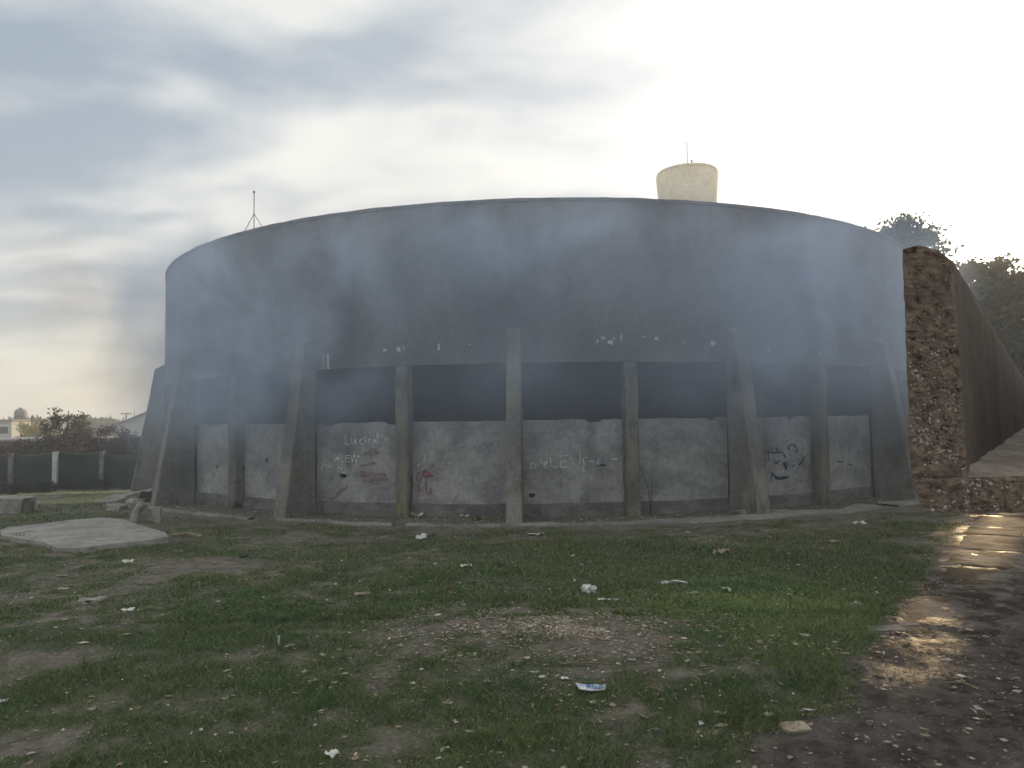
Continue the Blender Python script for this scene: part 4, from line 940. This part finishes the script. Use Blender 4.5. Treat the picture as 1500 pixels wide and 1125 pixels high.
# far tree line (reads as one mass)
rg_ = np.random.default_rng(5); n = 26000; ax_ = rg_.random(n) * 200 - 120; dy_ = 95 + rg_.random(n) * 10
zz_ = -3 + (4.2 + 2.0 * fbm(ax_ * .12, ax_ * 0, 4, 8)) * rg_.random(n) ** .7
d1 = rg_.normal(size=(n, 3)) * .35; d2 = rg_.normal(size=(n, 3)) * .35; p_ = np.stack([ax_, dy_, zz_], -1)
V = np.stack([p_ - d1, p_ + d2, p_ + d1, p_ - d2], 1).reshape(-1, 3)
o = npmesh('far_woodland', V, np.arange(4 * n).reshape(-1, 4), M_leaf, np.repeat(np.array([[.05, .055, .035]]) * (.6 + .8 * rg_.random(n))[:, None], 4, 0)); tag(o, 'low distant belt of trees along the horizon', 'woodland', kind='stuff')

# water tower behind
tp = at(1006, 250, 46); tw = empty('water_tower', (tp.x * 48 / 46, 48, 0), 'cream tapered water tower bowl showing above the rim of the round building', 'water tower')
zt = at(1006, 238, 46).z; r1 = 93 / FPX * 46 / 2
MB().tube([(0, 0, zt - 4.2), (0, 0, zt - 3.2), (0, 0, zt - .25)], [1.2, r1 * .90, r1 * 1.02], 48).build('bowl', M_tower, tw, True)
MB().tube([(0, 0, zt - .25), (0, 0, zt - .02), (0, 0, zt + .12)], [r1 * 1.02, r1 * .98, .4], 48).build('lid', M_tower, tw, True)
MB().tube([(0, 0, -.5), (0, 0, zt - 4.15)], 1.1, 24).build('shaft', M_tower, tw, True)
MB().tube([(-.1, -.6, zt), (-.1, -.6, zt + 1.95)], .03, 5).build('mast', M_metal, tw); MB().tube([(.12, -.9, zt), (.12, -.9, zt + .5)], .02, 5).tube([(.12, -.9, zt + .42), (.12, -.9, zt + .56)], .07, 6).build('vent', M_metal, tw)
MB().box((-.42, -1.6, zt + .02), (.25, .2, .12)).build('hatch', M_tower, tw)

# ------------------------------------------------------------------ smoke and haze
def volmat(name, color, build, aniso=.2, absorb=(0, 0, 0)):
    m, b = newmat(name); nt.nodes.remove(b); pv = nt.nodes.new('ShaderNodeVolumePrincipled'); pv.inputs['Color'].default_value = (*color, 1)
    pv.inputs['Anisotropy'].default_value = aniso; d = build()
    if isinstance(d, float): pv.inputs['Density'].default_value = d
    else: nt.links.new(d, pv.inputs['Density'])
    nt.links.new(pv.outputs[0], nt.nodes['Material Output'].inputs['Volume']); return m
def smoke_front():
    v = nt.nodes.new('ShaderNodeNewGeometry').outputs['Position']; s = nt.nodes.new('ShaderNodeSeparateXYZ'); nt.links.new(v, s.inputs[0]); x, y, z = s.outputs
    mp = nt.nodes.new('ShaderNodeMapping'); nt.links.new(v, mp.inputs[0]); mp.inputs['Scale'].default_value = (.85, .8, .8); mp.inputs['Rotation'].default_value = (0, R_(14), 0)
    a = NOISE(mp.outputs[0], .50, 6, .60, .9)
    base = RAMP(M('ADD', M('MULTIPLY', a, .72), M('MULTIPLY', NOISE(mp.outputs[0], 1.7, 5, .62, 1.2), .28)), .42, .66)
    def G(cx, cz, sx, sz, k):
        dx = M('DIVIDE', M('SUBTRACT', x, cx), sx); dz = M('DIVIDE', M('SUBTRACT', z, cz), sz); r = M('ADD', M('MULTIPLY', dx, dx), M('MULTIPLY', dz, dz)); return M('MULTIPLY', M('POWER', 2.718, M('MULTIPLY', r, -1.0)), k)
    w = G(-4.3, 3.6, 1.6, 1.8, 1.25)
    for q in ((-6.6, 3.9, 1.6, 2.0, .8), (-3.4, 2.3, .6, .8, .8), (-1.2, 4.6, 2.2, 1.0, .55), (1.4, 4.6, 2.0, .9, .6), (4.6, 3.6, 1.3, 1.8, .75), (7.0, 3.8, 2.0, 1.6, .7), (0.1, 2.4, .7, .7, .45), (3., 2.0, 1.5, .6, .3), (-5.5, 1.6, 2.5, .6, .3)): w = M('ADD', w, G(*q))
    d = M('MULTIPLY', M('ADD', M('MULTIPLY', base, w), .15), 1.10)
    d = M('MULTIPLY', d, M('MULTIPLY', RAMP(x, -8.9, -7.2, 0., 1.), RAMP(x, 7.4, 9.6, 1., 0.)))
    d = M('MULTIPLY', d, RAMP(z, .7, 2.6, .12, 1.)); d = M('MULTIPLY', d, RAMP(z, 4.3, 5.7, 1., 0.))
    return d
ms = volmat('smoke_blue', (.74, .84, 1.0), smoke_front, .0)
vs = []; fs = []; n = 40
for i in range(n + 1):
    a = R_(-64 + 126 * i / n); vs += [P(a, 9.6, .3), P(a, 12.3, .3), P(a, 12.0, 6.6), P(a, 9.6, 6.6)]
for i in range(n):
    for k in range(4): p_ = i * 4; fs.append((p_ + k, p_ + (k + 1) % 4, p_ + 4 + (k + 1) % 4, p_ + 4 + k))
fs += [(3, 2, 1, 0), (n * 4, n * 4 + 1, n * 4 + 2, n * 4 + 3)]
o = pyobj('smoke', vs, fs, ms); o.location = C0; tag(o, 'blue-grey smoke drifting up over the drum from the open slit', 'smoke', kind='stuff')
bm = bmesh.new(); bm.from_mesh(o.data); bmesh.ops.recalc_face_normals(bm, faces=bm.faces); bm.to_mesh(o.data); bm.free()
def smoke_back():
    v = nt.nodes.new('ShaderNodeNewGeometry').outputs['Position']; s = nt.nodes.new('ShaderNodeSeparateXYZ'); nt.links.new(v, s.inputs[0]); x, y, z = s.outputs
    a = RAMP(NOISE(v, .42, 6, .6, .9), .34, .72)
    cxn = M('ADD', -14.6, M('MULTIPLY', M('SUBTRACT', z, 2.0), -.70))
    dx = M('DIVIDE', M('SUBTRACT', x, cxn), 2.6); dy = M('DIVIDE', M('SUBTRACT', y, 31.), 1.9); r = M('ADD', M('MULTIPLY', dx, dx), M('MULTIPLY', dy, dy))
    d = M('MULTIPLY', M('MAXIMUM', M('SUBTRACT', M('POWER', 2.718, M('MULTIPLY', r, -1.0)), .03), 0.0), a); d = M('MULTIPLY', d, RAMP(z, 1.5, 3., 0., 1.)); d = M('MULTIPLY', d, RAMP(z, 7., 11.5, 1., 0.)); return M('MULTIPLY', d, .19)
mk = volmat('smoke_brown', (.36, .32, .30), smoke_back, .1)
o = MB().box((-17.5, 31, 6.4), (18, 8.4, 11)).build('smoke', mk); tag(o, 'thin brownish smoke rising behind the left side of the building', 'smoke', kind='stuff')

mh = volmat('air_haze', (.93, .95, 1.0), lambda: .0038, .35)
o = MB().box((0, 170, 8.4), (566, 466, 26.8)).build('haze', mh); o['kind'] = 'stuff'
